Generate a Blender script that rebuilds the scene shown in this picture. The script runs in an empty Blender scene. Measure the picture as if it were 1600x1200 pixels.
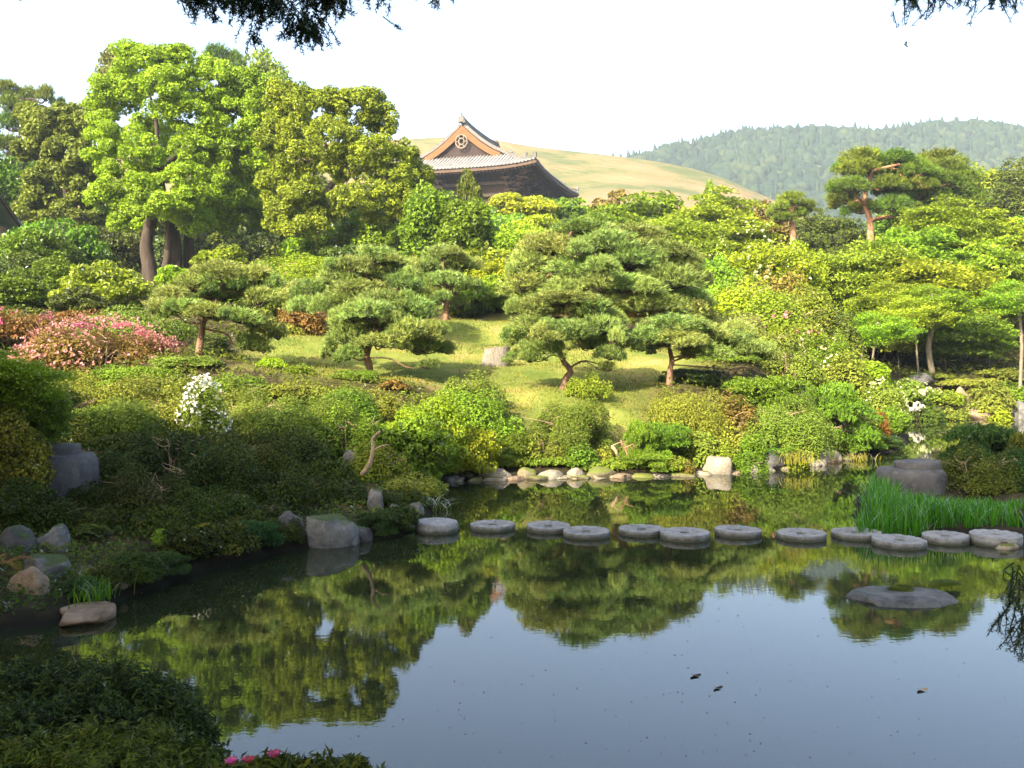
import bpy, math, random
import numpy as np
from mathutils import Vector

# ------------------------------------------------------------------ camera, sky, sun, exposure
SC = bpy.context.scene
COL = SC.collection
CAM_H = 3.1           # eye height above the water
YH = 556.0            # horizon row in the photograph
F = 1450.0            # focal length in photo pixels
cam_d = bpy.data.cameras.new('camera')
cam = bpy.data.objects.new('camera', cam_d)
COL.objects.link(cam)
cam.location = (0, 0, CAM_H)
cam.rotation_euler = (math.radians(90), 0, 0)
cam_d.sensor_width = 36
cam_d.lens = 36 * F / 1600
cam_d.shift_y = (YH - 600) / 1600
cam_d.clip_start = 0.05
cam_d.clip_end = 4000
SC.camera = cam

SUN_AZ, SUN_EL = 218.0, 33.0
world = bpy.data.worlds.new('World')
SC.world = world
world.use_nodes = True
wn = world.node_tree.nodes
bg = wn['Background']
sky = wn.new('ShaderNodeTexSky')
sky.sky_type = 'NISHITA'
sky.sun_disc = False
sky.sun_elevation = math.radians(SUN_EL)
sky.sun_rotation = math.radians(SUN_AZ)
sky.altitude = 50
sky.air_density = 1.0
sky.dust_density = 5.0
sky.ozone_density = 1.0
world.node_tree.links.new(sky.outputs[0], bg.inputs[0])
bg.inputs[1].default_value = 0.15

sun_d = bpy.data.lights.new('sun', 'SUN')
sun_d.energy = 4.3
sun_d.angle = math.radians(0.5)
sun_d.color = (1.0, 0.885, 0.69)
sun = bpy.data.objects.new('sun', sun_d)
COL.objects.link(sun)
a, e = math.radians(SUN_AZ), math.radians(SUN_EL)
to_sun = Vector((math.sin(a) * math.cos(e), math.cos(a) * math.cos(e), math.sin(e)))
sun.rotation_euler = to_sun.to_track_quat('Z', 'Y').to_euler()
sun.location = to_sun * 60

SC.view_settings.view_transform = 'Standard'
SC.view_settings.look = 'None'
SC.view_settings.gamma = 1
SC.view_settings.use_curve_mapping = False
SC.view_settings.exposure = 1.9
SC.render.engine = 'CYCLES'
SC.cycles.use_denoising = True
SC.cycles.max_bounces = 8
SC.cycles.diffuse_bounces = 2
SC.cycles.glossy_bounces = 3
SC.cycles.transmission_bounces = 4
SC.cycles.volume_bounces = 1
SC.cycles.transparent_max_bounces = 4
SC.cycles.sample_clamp_indirect = 6

rng = np.random.default_rng(7)
random.seed(7)

def X(u, d): return (u - 800) / F * d
def Z(v, d): return CAM_H - (v - YH) / F * d
def WD(v): return F * CAM_H / (v - YH)          # distance at which the water is seen at row v
def adj(d): return d * 1.07 if 7 < d < 19.5 else (d - (d - 43) * .5 if 43 < d < 57 and False else d)
def P(u, v, d): return np.array((X(u, d), d, Z(v, d)))
def W(u, v): return (X(u, WD(v)), WD(v))

# ------------------------------------------------------------------ mesh helpers
class Geo:
    def __init__(self):
        self.v, self.q, self.t, self.tint, self.n = [], [], [], [], 0
    def add(self, v, q=None, t=None, tint=None):
        v = np.asarray(v, float).reshape(-1, 3)
        if q is not None and len(q): self.q.append(np.asarray(q, int).reshape(-1, 4) + self.n)
        if t is not None and len(t): self.t.append(np.asarray(t, int).reshape(-1, 3) + self.n)
        self.v.append(v)
        tt = np.full(len(v), 0.5) if tint is None else np.broadcast_to(np.asarray(tint, float), (len(v),))
        self.tint.append(tt)
        self.n += len(v)
        return self
    def mesh(self, name, smooth=False):
        V = np.concatenate(self.v)
        q = np.concatenate(self.q) if self.q else np.zeros((0, 4), int)
        t = np.concatenate(self.t) if self.t else np.zeros((0, 3), int)
        me = bpy.data.meshes.new(name)
        me.vertices.add(len(V))
        me.vertices.foreach_set('co', V.astype(np.float32).ravel())
        me.loops.add(q.size + t.size)
        me.loops.foreach_set('vertex_index', np.concatenate([q.ravel(), t.ravel()]).astype(np.int32))
        me.polygons.add(len(q) + len(t))
        ls = np.concatenate([np.arange(len(q)) * 4, q.size + np.arange(len(t)) * 3]).astype(np.int32)
        me.polygons.foreach_set('loop_start', ls)
        me.polygons.foreach_set('use_smooth', np.full(len(ls), smooth))
        me.update(calc_edges=True)
        at = me.attributes.new('tint', 'FLOAT', 'POINT')
        at.data.foreach_set('value', np.concatenate(self.tint).astype(np.float32))
        me.materials.append(None)
        return me

def link(name, me, mat=None, parent=None, loc=(0, 0, 0), scale=(1, 1, 1), rot=(0, 0, 0)):
    o = bpy.data.objects.new(name, me)
    COL.objects.link(o)
    o.location, o.scale, o.rotation_euler = loc, scale, rot
    if parent is not None: o.parent = parent
    if mat is not None:
        if not me.materials: me.materials.append(None)
        o.material_slots[0].link = 'OBJECT'
        o.material_slots[0].material = mat
    return o

def tag(o, label=None, cat=None, group=None, kind=None):
    if label: o['label'] = label
    if cat: o['category'] = cat
    if group: o['group'] = group
    if kind: o['kind'] = kind
    return o

def thing(name, label, cat, loc=(0, 0, 0), group=None, rotz=0):
    o = bpy.data.objects.new(name, None)
    o.empty_display_size = 0.3
    COL.objects.link(o)
    o.location = tuple(float(c) for c in loc)
    o.rotation_euler = (0, 0, rotz)
    return tag(o, label, cat, group)

def nz(v): return v / np.maximum(np.linalg.norm(v, axis=-1, keepdims=True), 1e-9)

def rdir(n, r=None):
    r = r or rng
    return nz(r.normal(size=(n, 3)))

def leaves(g, pos, nrm, L, Wd, tint, r, fold=0.12, axis=None):
    """rhombic folded leaves; axis = preferred growing direction of the blade"""
    n = len(pos)
    nrm = nz(nrm)
    t = r.normal(size=(n, 3)) if axis is None else axis + 0.35 * r.normal(size=(n, 3))
    t = nz(t - nrm * (t * nrm).sum(1, keepdims=True))
    b = np.cross(nrm, t)
    L = np.broadcast_to(L, (n,))[:, None]
    Wd = np.broadcast_to(Wd, (n,))[:, None]
    v = np.stack([pos - t * L * .5, pos - b * Wd * .5 + nrm * fold * L, pos + t * L * .5 - nrm * fold * L * .6,
                  pos + b * Wd * .5 + nrm * fold * L], 1).reshape(-1, 3)
    q = np.arange(n * 4).reshape(-1, 4)
    g.add(v, q=q, tint=np.repeat(tint, 4))

def needles(g, pos, dirs, L, Wd, tint, r):
    n = len(pos)
    s = nz(np.cross(dirs, r.normal(size=(n, 3))))
    L = np.broadcast_to(L, (n,))[:, None]
    v = np.stack([pos - s * Wd * .5, pos + s * Wd * .5, pos + dirs * L], 1).reshape(-1, 3)
    g.add(v, t=np.arange(n * 3).reshape(-1, 3), tint=np.repeat(tint, 3))

def tube(g, pts, rad, k=7, tint=0.5, rough=0.0, r=None, cap=True):
    pts = np.asarray(pts, float)
    n = len(pts)
    rad = np.broadcast_to(np.asarray(rad, float), (n,))
    T = np.gradient(pts, axis=0)
    T = nz(T)
    ref = np.array((0.31, 0.95, 0.12)) if abs(T[:, 2]).mean() > .6 else np.array((0., 0., 1.))
    A = nz(np.cross(T, ref)); B = np.cross(T, A)
    th = np.arange(k) / k * 2 * math.pi
    R = rad[:, None] * (1 + (rough * (r or rng).normal(size=(n, k)) if rough else 0))
    ring = pts[:, None] + R[..., None] * (np.cos(th)[None, :, None] * A[:, None] + np.sin(th)[None, :, None] * B[:, None])
    v = ring.reshape(-1, 3)
    i = np.arange(n - 1)[:, None] * k
    j = np.arange(k)[None]
    jn = (j + 1) % k
    q = np.stack([i + j, i + jn, i + k + jn, i + k + j], -1).reshape(-1, 4)
    tr = []
    if cap:
        v = np.concatenate([v, pts[-1:], pts[:1]])
        e = (n - 1) * k
        for m in range(k):
            tr.append((e + m, e + (m + 1) % k, n * k))
            tr.append(((m + 1) % k, m, n * k + 1))
    g.add(v, q=q, t=tr, tint=tint)

def spline(pts, n=12):
    """Catmull-Rom through the points"""
    p = np.asarray(pts, float)
    if len(p) == 2:
        s = np.linspace(0, 1, n)[:, None]
        return p[0] * (1 - s) + p[1] * s
    p = np.concatenate([[2 * p[0] - p[1]], p, [2 * p[-1] - p[-2]]])
    out = []
    m = len(p) - 3
    for s in np.linspace(0, m - 1e-6, n):
        i = int(s); f = s - i
        a, b, c, d = p[i:i + 4]
        out.append(.5 * (2 * b + (c - a) * f + (2 * a - 5 * b + 4 * c - d) * f * f + (3 * b - a - 3 * c + d) * f ** 3))
    return np.array(out)

def box(g, lo, hi, tint=.5, M=None):
    x0, y0, z0 = lo; x1, y1, z1 = hi
    v = np.array([(x0, y0, z0), (x1, y0, z0), (x1, y1, z0), (x0, y1, z0), (x0, y0, z1), (x1, y0, z1), (x1, y1, z1), (x0, y1, z1)], float)
    if M is not None: v = v @ M.T
    g.add(v, q=[(0, 3, 2, 1), (4, 5, 6, 7), (0, 1, 5, 4), (1, 2, 6, 5), (2, 3, 7, 6), (3, 0, 4, 7)], tint=tint)

def beam(g, a, b, w, h, tint=.5):
    """square timber from a to b"""
    a, b = np.asarray(a, float), np.asarray(b, float)
    t = nz(b - a)
    up = np.array((0, 0, 1.)) if abs(t[2]) < .9 else np.array((0, 1., 0))
    s = nz(np.cross(t, up)); u = np.cross(s, t)
    v = [p + s * i * w / 2 + u * j * h / 2 for p in (a, b) for i, j in ((-1, -1), (1, -1), (1, 1), (-1, 1))]
    g.add(v, q=[(0, 1, 2, 3), (7, 6, 5, 4), (0, 4, 5, 1), (1, 5, 6, 2), (2, 6, 7, 3), (3, 7, 4, 0)], tint=tint)

_ws = np.random.default_rng(3)
_wk = _ws.normal(size=(5, 12, 3)); _wp = _ws.uniform(0, 6.28, (5, 12))
def wob(p, f=1.0, octv=4, seed=0.0):
    """cheap smooth noise, about -1..1"""
    p = np.asarray(p, float) + seed * np.array((13.1, 7.7, 3.3))
    s = 0; amp = 1.0; tot = 0
    for o in range(octv):
        s = s + amp * np.sin((p * f) @ _wk[o].T + _wp[o]).sum(-1) / 3.5
        tot += amp; amp *= .5; f *= 2.1
    return s / tot * 1.3

# ------------------------------------------------------------------ materials
def newmat(name):
    m = bpy.data.materials.new(name)
    m.use_nodes = True
    nt = m.node_tree
    nt.nodes.clear()
    out = nt.nodes.new('ShaderNodeOutputMaterial')
    return m, nt, out
def N(nt, t, **kw):
    n = nt.nodes.new(t)
    for k, v in kw.items():
        if k in n.inputs: n.inputs[k].default_value = v
        else: setattr(n, k, v)
    return n
def ramp(nt, stops):
    r = nt.nodes.new('ShaderNodeValToRGB')
    el = r.color_ramp.elements
    while len(el) < len(stops): el.new(0.5)
    for x, (p, c) in zip(el, stops):
        x.position = p; x.color = (*c, 1)
    return r

def leaf_mat(name, stops, trans=0.35, gloss=0.12, rough=0.45, hue=0.028, val=0.25, ttint=(1.15, 1.25, 0.5)):
    m, nt, out = newmat(name)
    at = N(nt, 'ShaderNodeAttribute', attribute_name='tint')
    cr = ramp(nt, stops)
    nt.links.new(at.outputs['Fac'], cr.inputs[0])
    oi = N(nt, 'ShaderNodeObjectInfo')
    hs = N(nt, 'ShaderNodeHueSaturation')
    mr = N(nt, 'ShaderNodeMapRange'); mr.inputs[3].default_value = .5 - hue; mr.inputs[4].default_value = .5 + hue
    mv = N(nt, 'ShaderNodeMapRange'); mv.inputs[3].default_value = 1 - val; mv.inputs[4].default_value = 1 + val
    nt.links.new(oi.outputs['Random'], mr.inputs[0]); nt.links.new(mr.outputs[0], hs.inputs['Hue'])
    # large soft drift of colour over the plant, in its own space
    tc = N(nt, 'ShaderNodeTexCoord')
    ns = N(nt, 'ShaderNodeTexNoise'); ns.inputs['Scale'].default_value = 2.2; ns.inputs['Detail'].default_value = 2
    nt.links.new(tc.outputs['Object'], ns.inputs['Vector'])
    nt.links.new(ns.outputs[0], mv.inputs[0]); vo = N(nt, 'ShaderNodeMapRange'); vo.inputs[3].default_value = .80; vo.inputs[4].default_value = 1.18; m7 = N(nt, 'ShaderNodeMath', operation='MULTIPLY_ADD'); m7.inputs[1].default_value = 7.31; m7.inputs[2].default_value = .2
    nt.links.new(oi.outputs['Random'], m7.inputs[0]); fx_ = N(nt, 'ShaderNodeMath', operation='FRACT'); nt.links.new(m7.outputs[0], fx_.inputs[0]); nt.links.new(fx_.outputs[0], vo.inputs[0])
    mvv = N(nt, 'ShaderNodeMath', operation='MULTIPLY'); nt.links.new(mv.outputs[0], mvv.inputs[0]); nt.links.new(vo.outputs[0], mvv.inputs[1]); nt.links.new(mvv.outputs[0], hs.inputs['Value'])
    nt.links.new(cr.outputs[0], hs.inputs['Color'])
    df = N(nt, 'ShaderNodeBsdfDiffuse')
    nt.links.new(hs.outputs[0], df.inputs[0])
    tr = N(nt, 'ShaderNodeBsdfTranslucent')
    mx = N(nt, 'ShaderNodeMix', data_type='RGBA', blend_type='MULTIPLY'); mx.inputs[0].default_value = 1
    nt.links.new(hs.outputs[0], mx.inputs[6]); mx.inputs[7].default_value = (*ttint, 1)
    nt.links.new(mx.outputs[2], tr.inputs[0])
    ms = N(nt, 'ShaderNodeMixShader'); ms.inputs[0].default_value = trans * .75
    nt.links.new(df.outputs[0], ms.inputs[1]); nt.links.new(tr.outputs[0], ms.inputs[2])
    gl = N(nt, 'ShaderNodeBsdfGlossy'); gl.inputs['Roughness'].default_value = rough; gl.inputs[0].default_value = (.9, .9, .9, 1)
    fr = N(nt, 'ShaderNodeFresnel'); fr.inputs[0].default_value = 1.35
    mm = N(nt, 'ShaderNodeMath', operation='MULTIPLY'); mm.inputs[1].default_value = gloss * 2.2
    nt.links.new(fr.outputs[0], mm.inputs[0])
    m2 = N(nt, 'ShaderNodeMixShader')
    nt.links.new(mm.outputs[0], m2.inputs[0]); nt.links.new(ms.outputs[0], m2.inputs[1]); nt.links.new(gl.outputs[0], m2.inputs[2])
    nt.links.new(m2.outputs[0], out.inputs[0])
    return m

def noise_mat(name, stops, scale=4, detail=6, rough=.85, bump=.4, bscale=None, dist=0.05, stretch=(1, 1, 1), moss=None, spec=.3, lichen=None):
    m, nt, out = newmat(name)
    tc = N(nt, 'ShaderNodeTexCoord')
    oi = N(nt, 'ShaderNodeObjectInfo')
    mp = N(nt, 'ShaderNodeMapping'); mp.inputs['Scale'].default_value = stretch
    nt.links.new(tc.outputs['Object'], mp.inputs[0])
    cm = N(nt, 'ShaderNodeCombineXYZ'); ml = N(nt, 'ShaderNodeMath', operation='MULTIPLY'); ml.inputs[1].default_value = 37.0
    nt.links.new(oi.outputs['Random'], ml.inputs[0])
    for k in range(3): nt.links.new(ml.outputs[0], cm.inputs[k])
    nt.links.new(cm.outputs[0], mp.inputs['Location'])
    ns = N(nt, 'ShaderNodeTexNoise'); ns.inputs['Scale'].default_value = scale; ns.inputs['Detail'].default_value = detail; ns.inputs['Roughness'].default_value = .65
    nt.links.new(mp.outputs[0], ns.inputs['Vector'])
    cr = ramp(nt, stops); nt.links.new(ns.outputs[0], cr.inputs[0])
    col = cr.outputs[0]
    if lichen:
        vs = N(nt, 'ShaderNodeTexNoise'); vs.inputs['Scale'].default_value = scale * 2.3; vs.inputs['Detail'].default_value = 8
        nt.links.new(mp.outputs[0], vs.inputs['Vector'])
        lr = ramp(nt, [(.56, (0, 0, 0)), (.62, (1, 1, 1))]); nt.links.new(vs.outputs[0], lr.inputs[0])
        mx = N(nt, 'ShaderNodeMix', data_type='RGBA'); nt.links.new(lr.outputs[0], mx.inputs[0]); nt.links.new(col, mx.inputs[6]); mx.inputs[7].default_value = (*lichen, 1)
        col = mx.outputs[2]
    if moss:
        ge = N(nt, 'ShaderNodeNewGeometry'); sp = N(nt, 'ShaderNodeSeparateXYZ'); nt.links.new(ge.outputs['Normal'], sp.inputs[0])
        n2 = N(nt, 'ShaderNodeTexNoise'); n2.inputs['Scale'].default_value = scale * .7; n2.inputs['Detail'].default_value = 7
        nt.links.new(mp.outputs[0], n2.inputs['Vector'])
        mu = N(nt, 'ShaderNodeMath', operation='MULTIPLY_ADD'); mu.inputs[1].default_value = .45; nt.links.new(sp.outputs[2], mu.inputs[0]); nt.links.new(n2.outputs[0], mu.inputs[2])
        mr = ramp(nt, [(moss[3], (0, 0, 0)), (min(.99, moss[3] + .12), (1, 1, 1))]); nt.links.new(mu.outputs[0], mr.inputs[0])
        mx = N(nt, 'ShaderNodeMix', data_type='RGBA'); nt.links.new(mr.outputs[0], mx.inputs[0]); nt.links.new(col, mx.inputs[6]); mx.inputs[7].default_value = (*moss[:3], 1)
        col = mx.outputs[2]
    bs = N(nt, 'ShaderNodeBsdfPrincipled'); bs.inputs['Roughness'].default_value = rough; bs.inputs['Specular IOR Level'].default_value = spec
    nt.links.new(col, bs.inputs['Base Color'])
    if bump:
        b = N(nt, 'ShaderNodeBump'); b.inputs['Strength'].default_value = bump; b.inputs['Distance'].default_value = dist
        nb = N(nt, 'ShaderNodeTexNoise'); nb.inputs['Scale'].default_value = bscale or scale * 4; nb.inputs['Detail'].default_value = 8
        nt.links.new(mp.outputs[0], nb.inputs['Vector']); nt.links.new(nb.outputs[0], b.inputs['Height']); nt.links.new(b.outputs[0], bs.inputs['Normal'])
    nt.links.new(bs.outputs[0], out.inputs[0])
    return m

M = {}
def lm(k, *a, **kw): M[k] = leaf_mat(k, *a, **kw)
lm('camphor_bright', [(0, (0.118, 0.168, 0.011)), (.5, (0.237, 0.309, 0.015)), (1, (0.332, 0.442, 0.023))], trans=.42)
lm('camphor_amber', [(0, (0.089, 0.139, 0.013)), (.45, (0.157, 0.250, 0.018)), (.8, (0.240, 0.345, 0.022)), (1, (0.200, 0.288, 0.029))], trans=.4)
lm('amber_tree', [(0, (0.068, 0.084, 0.013)), (.5, (0.135, 0.168, 0.022)), (1, (0.191, 0.238, 0.031))], trans=.35)
lm('maple', [(0, (0.113, 0.175, 0.012)), (.5, (0.210, 0.295, 0.017)), (1, (0.298, 0.419, 0.024))], trans=.48)
lm('maple_soft', [(0, (0.111, 0.167, 0.013)), (.5, (0.176, 0.266, 0.022)), (1, (0.222, 0.336, 0.029))], trans=.45)
lm('lime', [(0, (0.142, 0.202, 0.009)), (.5, (0.260, 0.332, 0.012)), (1, (0.348, 0.443, 0.038))], trans=.45)
lm('broad_bright', [(0, (0.103, 0.161, 0.009)), (.5, (0.204, 0.295, 0.012)), (1, (0.266, 0.385, 0.026))], trans=.4, gloss=.2)
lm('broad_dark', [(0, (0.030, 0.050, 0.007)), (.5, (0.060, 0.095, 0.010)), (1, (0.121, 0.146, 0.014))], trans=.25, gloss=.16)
lm('thicket', [(0, (0.060, 0.095, 0.008)), (.5, (0.111, 0.175, 0.011)), (1, (0.162, 0.256, 0.018))], trans=.35)
lm('azalea', [(0, (0.087, 0.109, 0.016)), (.5, (0.160, 0.201, 0.024)), (.85, (0.213, 0.268, 0.030)), (1, (0.160, 0.201, 0.036))], trans=.35)
lm('azalea_green', [(0, (0.082, 0.122, 0.011)), (.5, (0.150, 0.218, 0.016)), (1, (0.220, 0.309, 0.025))], trans=.38)
lm('azalea_brown', [(0, (0.109, 0.069, 0.016)), (.5, (0.185, 0.117, 0.027)), (.8, (0.208, 0.160, 0.032)), (1, (0.273, 0.106, 0.046))], trans=.3)
lm('azalea_shade', [(0, (0.019, 0.032, 0.004)), (.5, (0.039, 0.058, 0.006)), (.9, (0.066, 0.084, 0.009)), (1, (0.131, 0.084, 0.009))], trans=.3)  # darker copy of azalea, the bank's shade is put into the colour
lm('yellow_bush', [(0, (0.097, 0.111, 0.017)), (.5, (0.182, 0.193, 0.021)), (1, (0.307, 0.326, 0.033))], trans=.35)  # brightened to stand in for sun patches on the leaves
lm('juniper', [(0, (0.081, 0.101, 0.010)), (.4, (0.121, 0.202, 0.014)), (1, (0.215, 0.302, 0.024))], trans=.25)
lm('juniper_dark', [(0, (.02, .045, .012)), (.5, (.04, .085, .016)), (1, (.07, .14, .022))], trans=.2)
lm('orange_bush', [(0, (0.150, 0.054, 0.009)), (.6, (0.228, 0.090, 0.012)), (1, (0.156, 0.120, 0.018))], trans=.35)
lm('sage', [(0, (0.148, 0.179, 0.040)), (.5, (0.242, 0.269, 0.064)), (1, (0.363, 0.358, 0.104))], trans=.3)
lm('pine', [(0, (0.106, 0.129, 0.039)), (.45, (0.188, 0.260, 0.055)), (.8, (0.288, 0.374, 0.079)), (1, (0.404, 0.394, 0.120))], trans=.2, gloss=.08)
lm('pine_dark', [(0, (0.051, 0.082, 0.011)), (.5, (0.105, 0.166, 0.017)), (1, (0.202, 0.265, 0.025))], trans=.2, gloss=.08)
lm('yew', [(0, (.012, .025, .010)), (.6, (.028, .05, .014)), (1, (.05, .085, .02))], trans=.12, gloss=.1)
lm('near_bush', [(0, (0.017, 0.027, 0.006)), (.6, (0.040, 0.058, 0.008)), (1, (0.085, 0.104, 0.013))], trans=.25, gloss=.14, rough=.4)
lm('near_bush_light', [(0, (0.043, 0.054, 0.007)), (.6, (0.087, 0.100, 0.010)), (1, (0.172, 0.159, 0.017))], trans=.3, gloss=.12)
lm('iris', [(0, (0.046, 0.114, 0.005)), (.6, (0.085, 0.209, 0.009)), (1, (0.184, 0.295, 0.020))], trans=.4, gloss=.1)
lm('fern', [(0, (0.035, 0.058, 0.007)), (.6, (0.071, 0.109, 0.011)), (1, (0.141, 0.160, 0.018))], trans=.35)
lm('fern_sunlit', [(0, (0.134, 0.090, 0.012)), (1, (0.349, 0.179, 0.024))], trans=.35)  # lit copy of fern, orange sunlight is put into the leaf colour
lm('grass', [(0, (0.109, 0.128, 0.013)), (.5, (0.193, 0.197, 0.021)), (1, (0.327, 0.245, 0.046))], trans=.35, val=.35)
lm('cover', [(0, (0.035, 0.041, 0.005)), (.5, (0.066, 0.076, 0.007)), (.85, (0.095, 0.110, 0.011)), (1, (0.066, 0.076, 0.016))], trans=.3)  # shade in the gaps between shrubs is put into this darkened colour
lm('pink', [(0, (.33, .12, .12)), (.6, (.46, .19, .21)), (1, (.56, .27, .34))], trans=.35, gloss=.03, ttint=(1, .8, .9))
lm('hotpink', [(0, (0.525, 0.075, 0.150)), (1, (0.637, 0.150, 0.262))], trans=.35, gloss=.03, ttint=(1, .8, .9))
lm('white', [(0, (0.612, 0.595, 0.468)), (1, (0.722, 0.714, 0.646))], trans=.3, gloss=.03, ttint=(1, 1, .9))
lm('cream', [(0, (.45, .47, .22)), (1, (.70, .68, .42))], trans=.3, gloss=.03, ttint=(1, 1, .9))
lm('far_wood', [(0, (0.013, 0.027, 0.013)), (.5, (0.024, 0.042, 0.016)), (1, (0.051, 0.062, 0.020))], trans=.0, gloss=.02, val=.15)
lm('floating', [(0, (.07, .065, .05)), (1, (.17, .15, .12))], trans=.1)

bark = lambda k, s, **kw: M.__setitem__(k, noise_mat(k, s, stretch=(1, 1, .25), **kw))
bark('bark_pine', [(.3, (.10, .055, .035)), (.55, (.22, .13, .08)), (.75, (.33, .21, .13))], scale=9, bump=.8, dist=.04)
bark('bark_red', [(.3, (0.191, 0.096, 0.048)), (.55, (0.309, 0.168, 0.088)), (.75, (0.368, 0.240, 0.136))], scale=5, bump=.6, dist=.05)
bark('bark_grey', [(.3, (.09, .075, .055)), (.55, (.18, .15, .10)), (.75, (.30, .24, .15))], scale=5, bump=.7, dist=.05)
bark('bark_dark', [(.3, (0.028, 0.019, 0.014)), (.6, (0.055, 0.041, 0.028)), (.8, (0.094, 0.066, 0.044))], scale=4, bump=.7, dist=.06)
bark('bark_pale', [(.3, (.22, .15, .08)), (.55, (.36, .26, .15)), (.75, (.46, .36, .22))], scale=8, bump=.5, dist=.03)
bark('stump', [(.3, (.12, .10, .075)), (.5, (.20, .175, .135)), (.75, (.27, .245, .20))], scale=14, bump=.9, dist=.04)
M['rock'] = noise_mat('rock', [(.3, (0.048, 0.048, 0.045)), (.5, (0.100, 0.098, 0.089)), (.7, (0.158, 0.153, 0.137))], scale=3, bump=.7, bscale=14, moss=(.045, .065, .015, .82), lichen=(.15, .15, .13))
M['rock_weathered'] = noise_mat('rock_weathered', [(.32, (0.028, 0.028, 0.026)), (.5, (0.081, 0.081, 0.074)), (.68, (0.136, 0.133, 0.124))], scale=4, detail=10, bump=.9, bscale=13)
M['rock_dark'] = noise_mat('rock_dark', [(.3, (0.030, 0.030, 0.029)), (.5, (0.066, 0.063, 0.060)), (.7, (0.108, 0.102, 0.093))], scale=3, bump=.7, bscale=14, moss=(.035, .06, .013, .84))
M['rock_pale'] = noise_mat('rock_pale', [(.3, (0.123, 0.104, 0.071)), (.5, (0.199, 0.175, 0.133)), (.7, (0.246, 0.228, 0.180))], scale=3, bump=.7, bscale=12, moss=(.09, .10, .02, .98), lichen=(.24, .19, .12))
M['rock_moss'] = noise_mat('rock_moss', [(.3, (0.084, 0.072, 0.036)), (.6, (0.168, 0.144, 0.084))], scale=3, bump=.7, bscale=12, moss=(.10, .115, .02, .66))
M['rock_amber'] = noise_mat('rock_amber', [(.3, (0.112, 0.074, 0.046)), (.5, (0.211, 0.149, 0.093)), (.7, (0.285, 0.223, 0.149))], scale=4, bump=.8, bscale=16)
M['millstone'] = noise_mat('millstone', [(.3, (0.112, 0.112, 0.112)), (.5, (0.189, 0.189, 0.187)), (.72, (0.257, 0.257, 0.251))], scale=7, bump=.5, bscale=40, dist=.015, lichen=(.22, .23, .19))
def dark_low_band(m):  # mixes a darker grey-green into the lower part of the stone
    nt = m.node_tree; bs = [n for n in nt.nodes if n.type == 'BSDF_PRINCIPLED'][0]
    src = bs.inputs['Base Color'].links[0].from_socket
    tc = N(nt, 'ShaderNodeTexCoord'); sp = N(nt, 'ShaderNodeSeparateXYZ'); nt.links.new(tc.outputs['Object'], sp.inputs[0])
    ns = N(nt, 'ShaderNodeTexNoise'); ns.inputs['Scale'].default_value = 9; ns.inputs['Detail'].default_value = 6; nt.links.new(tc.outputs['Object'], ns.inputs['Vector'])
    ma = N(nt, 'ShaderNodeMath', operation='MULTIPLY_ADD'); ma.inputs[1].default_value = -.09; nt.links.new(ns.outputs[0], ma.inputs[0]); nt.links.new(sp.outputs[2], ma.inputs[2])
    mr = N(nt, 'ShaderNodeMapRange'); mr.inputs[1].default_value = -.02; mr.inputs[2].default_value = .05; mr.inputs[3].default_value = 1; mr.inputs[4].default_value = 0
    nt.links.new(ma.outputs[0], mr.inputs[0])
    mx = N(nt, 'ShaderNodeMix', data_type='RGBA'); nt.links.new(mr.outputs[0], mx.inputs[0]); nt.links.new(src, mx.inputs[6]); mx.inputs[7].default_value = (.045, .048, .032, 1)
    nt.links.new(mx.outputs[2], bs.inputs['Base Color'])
dark_low_band(M['millstone'])
M['pillar_stone'] = noise_mat('pillar_stone', [(.3, (0.042, 0.040, 0.039)), (.5, (0.070, 0.068, 0.066)), (.7, (0.100, 0.096, 0.090))], scale=2.6, bump=.5, bscale=22, dist=.02, lichen=(.095, .09, .08))
M['tile'] = noise_mat('tile', [(.3, (0.142, 0.130, 0.117)), (.5, (0.259, 0.246, 0.227)), (.7, (0.388, 0.376, 0.350))], scale=1.6, detail=10, bump=.3, rough=.6, spec=.5)
M['ridge_tile'] = noise_mat('ridge_tile', [(.3, (0.068, 0.065, 0.058)), (.7, (0.143, 0.136, 0.123))], scale=2, bump=.4, rough=.7)
M['timber_orange'] = noise_mat('timber_orange', [(.3, (0.129, 0.053, 0.019)), (.7, (0.175, 0.080, 0.030))], scale=2, bump=.2, stretch=(1, 1, 1))
M['timber_dark'] = noise_mat('timber_dark', [(.3, (.05, .032, .022)), (.7, (.11, .07, .045))], scale=2, bump=.3)
M['timber_black'] = noise_mat('timber_black', [(.3, (.022, .014, .012)), (.7, (.042, .026, .02))], scale=2, bump=.2)
M['timber_pale'] = noise_mat('timber_pale', [(.3, (0.132, 0.102, 0.072)), (.7, (0.216, 0.174, 0.126))], scale=2, bump=.3)
M['plaster'] = noise_mat('plaster', [(.3, (.5, .47, .40)), (.7, (.62, .58, .5))], scale=2, bump=.1)
M['copper'] = noise_mat('copper', [(.3, (.16, .24, .20)), (.7, (.26, .36, .30))], scale=2, bump=.2, rough=.6)
M['rope'] = noise_mat('rope', [(.3, (.6, .6, .58)), (.7, (.75, .75, .72))], scale=30, bump=.2)
M['bird'] = noise_mat('bird', [(.3, (.04, .04, .045)), (.7, (.08, .08, .09))], scale=30, bump=0)
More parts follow.
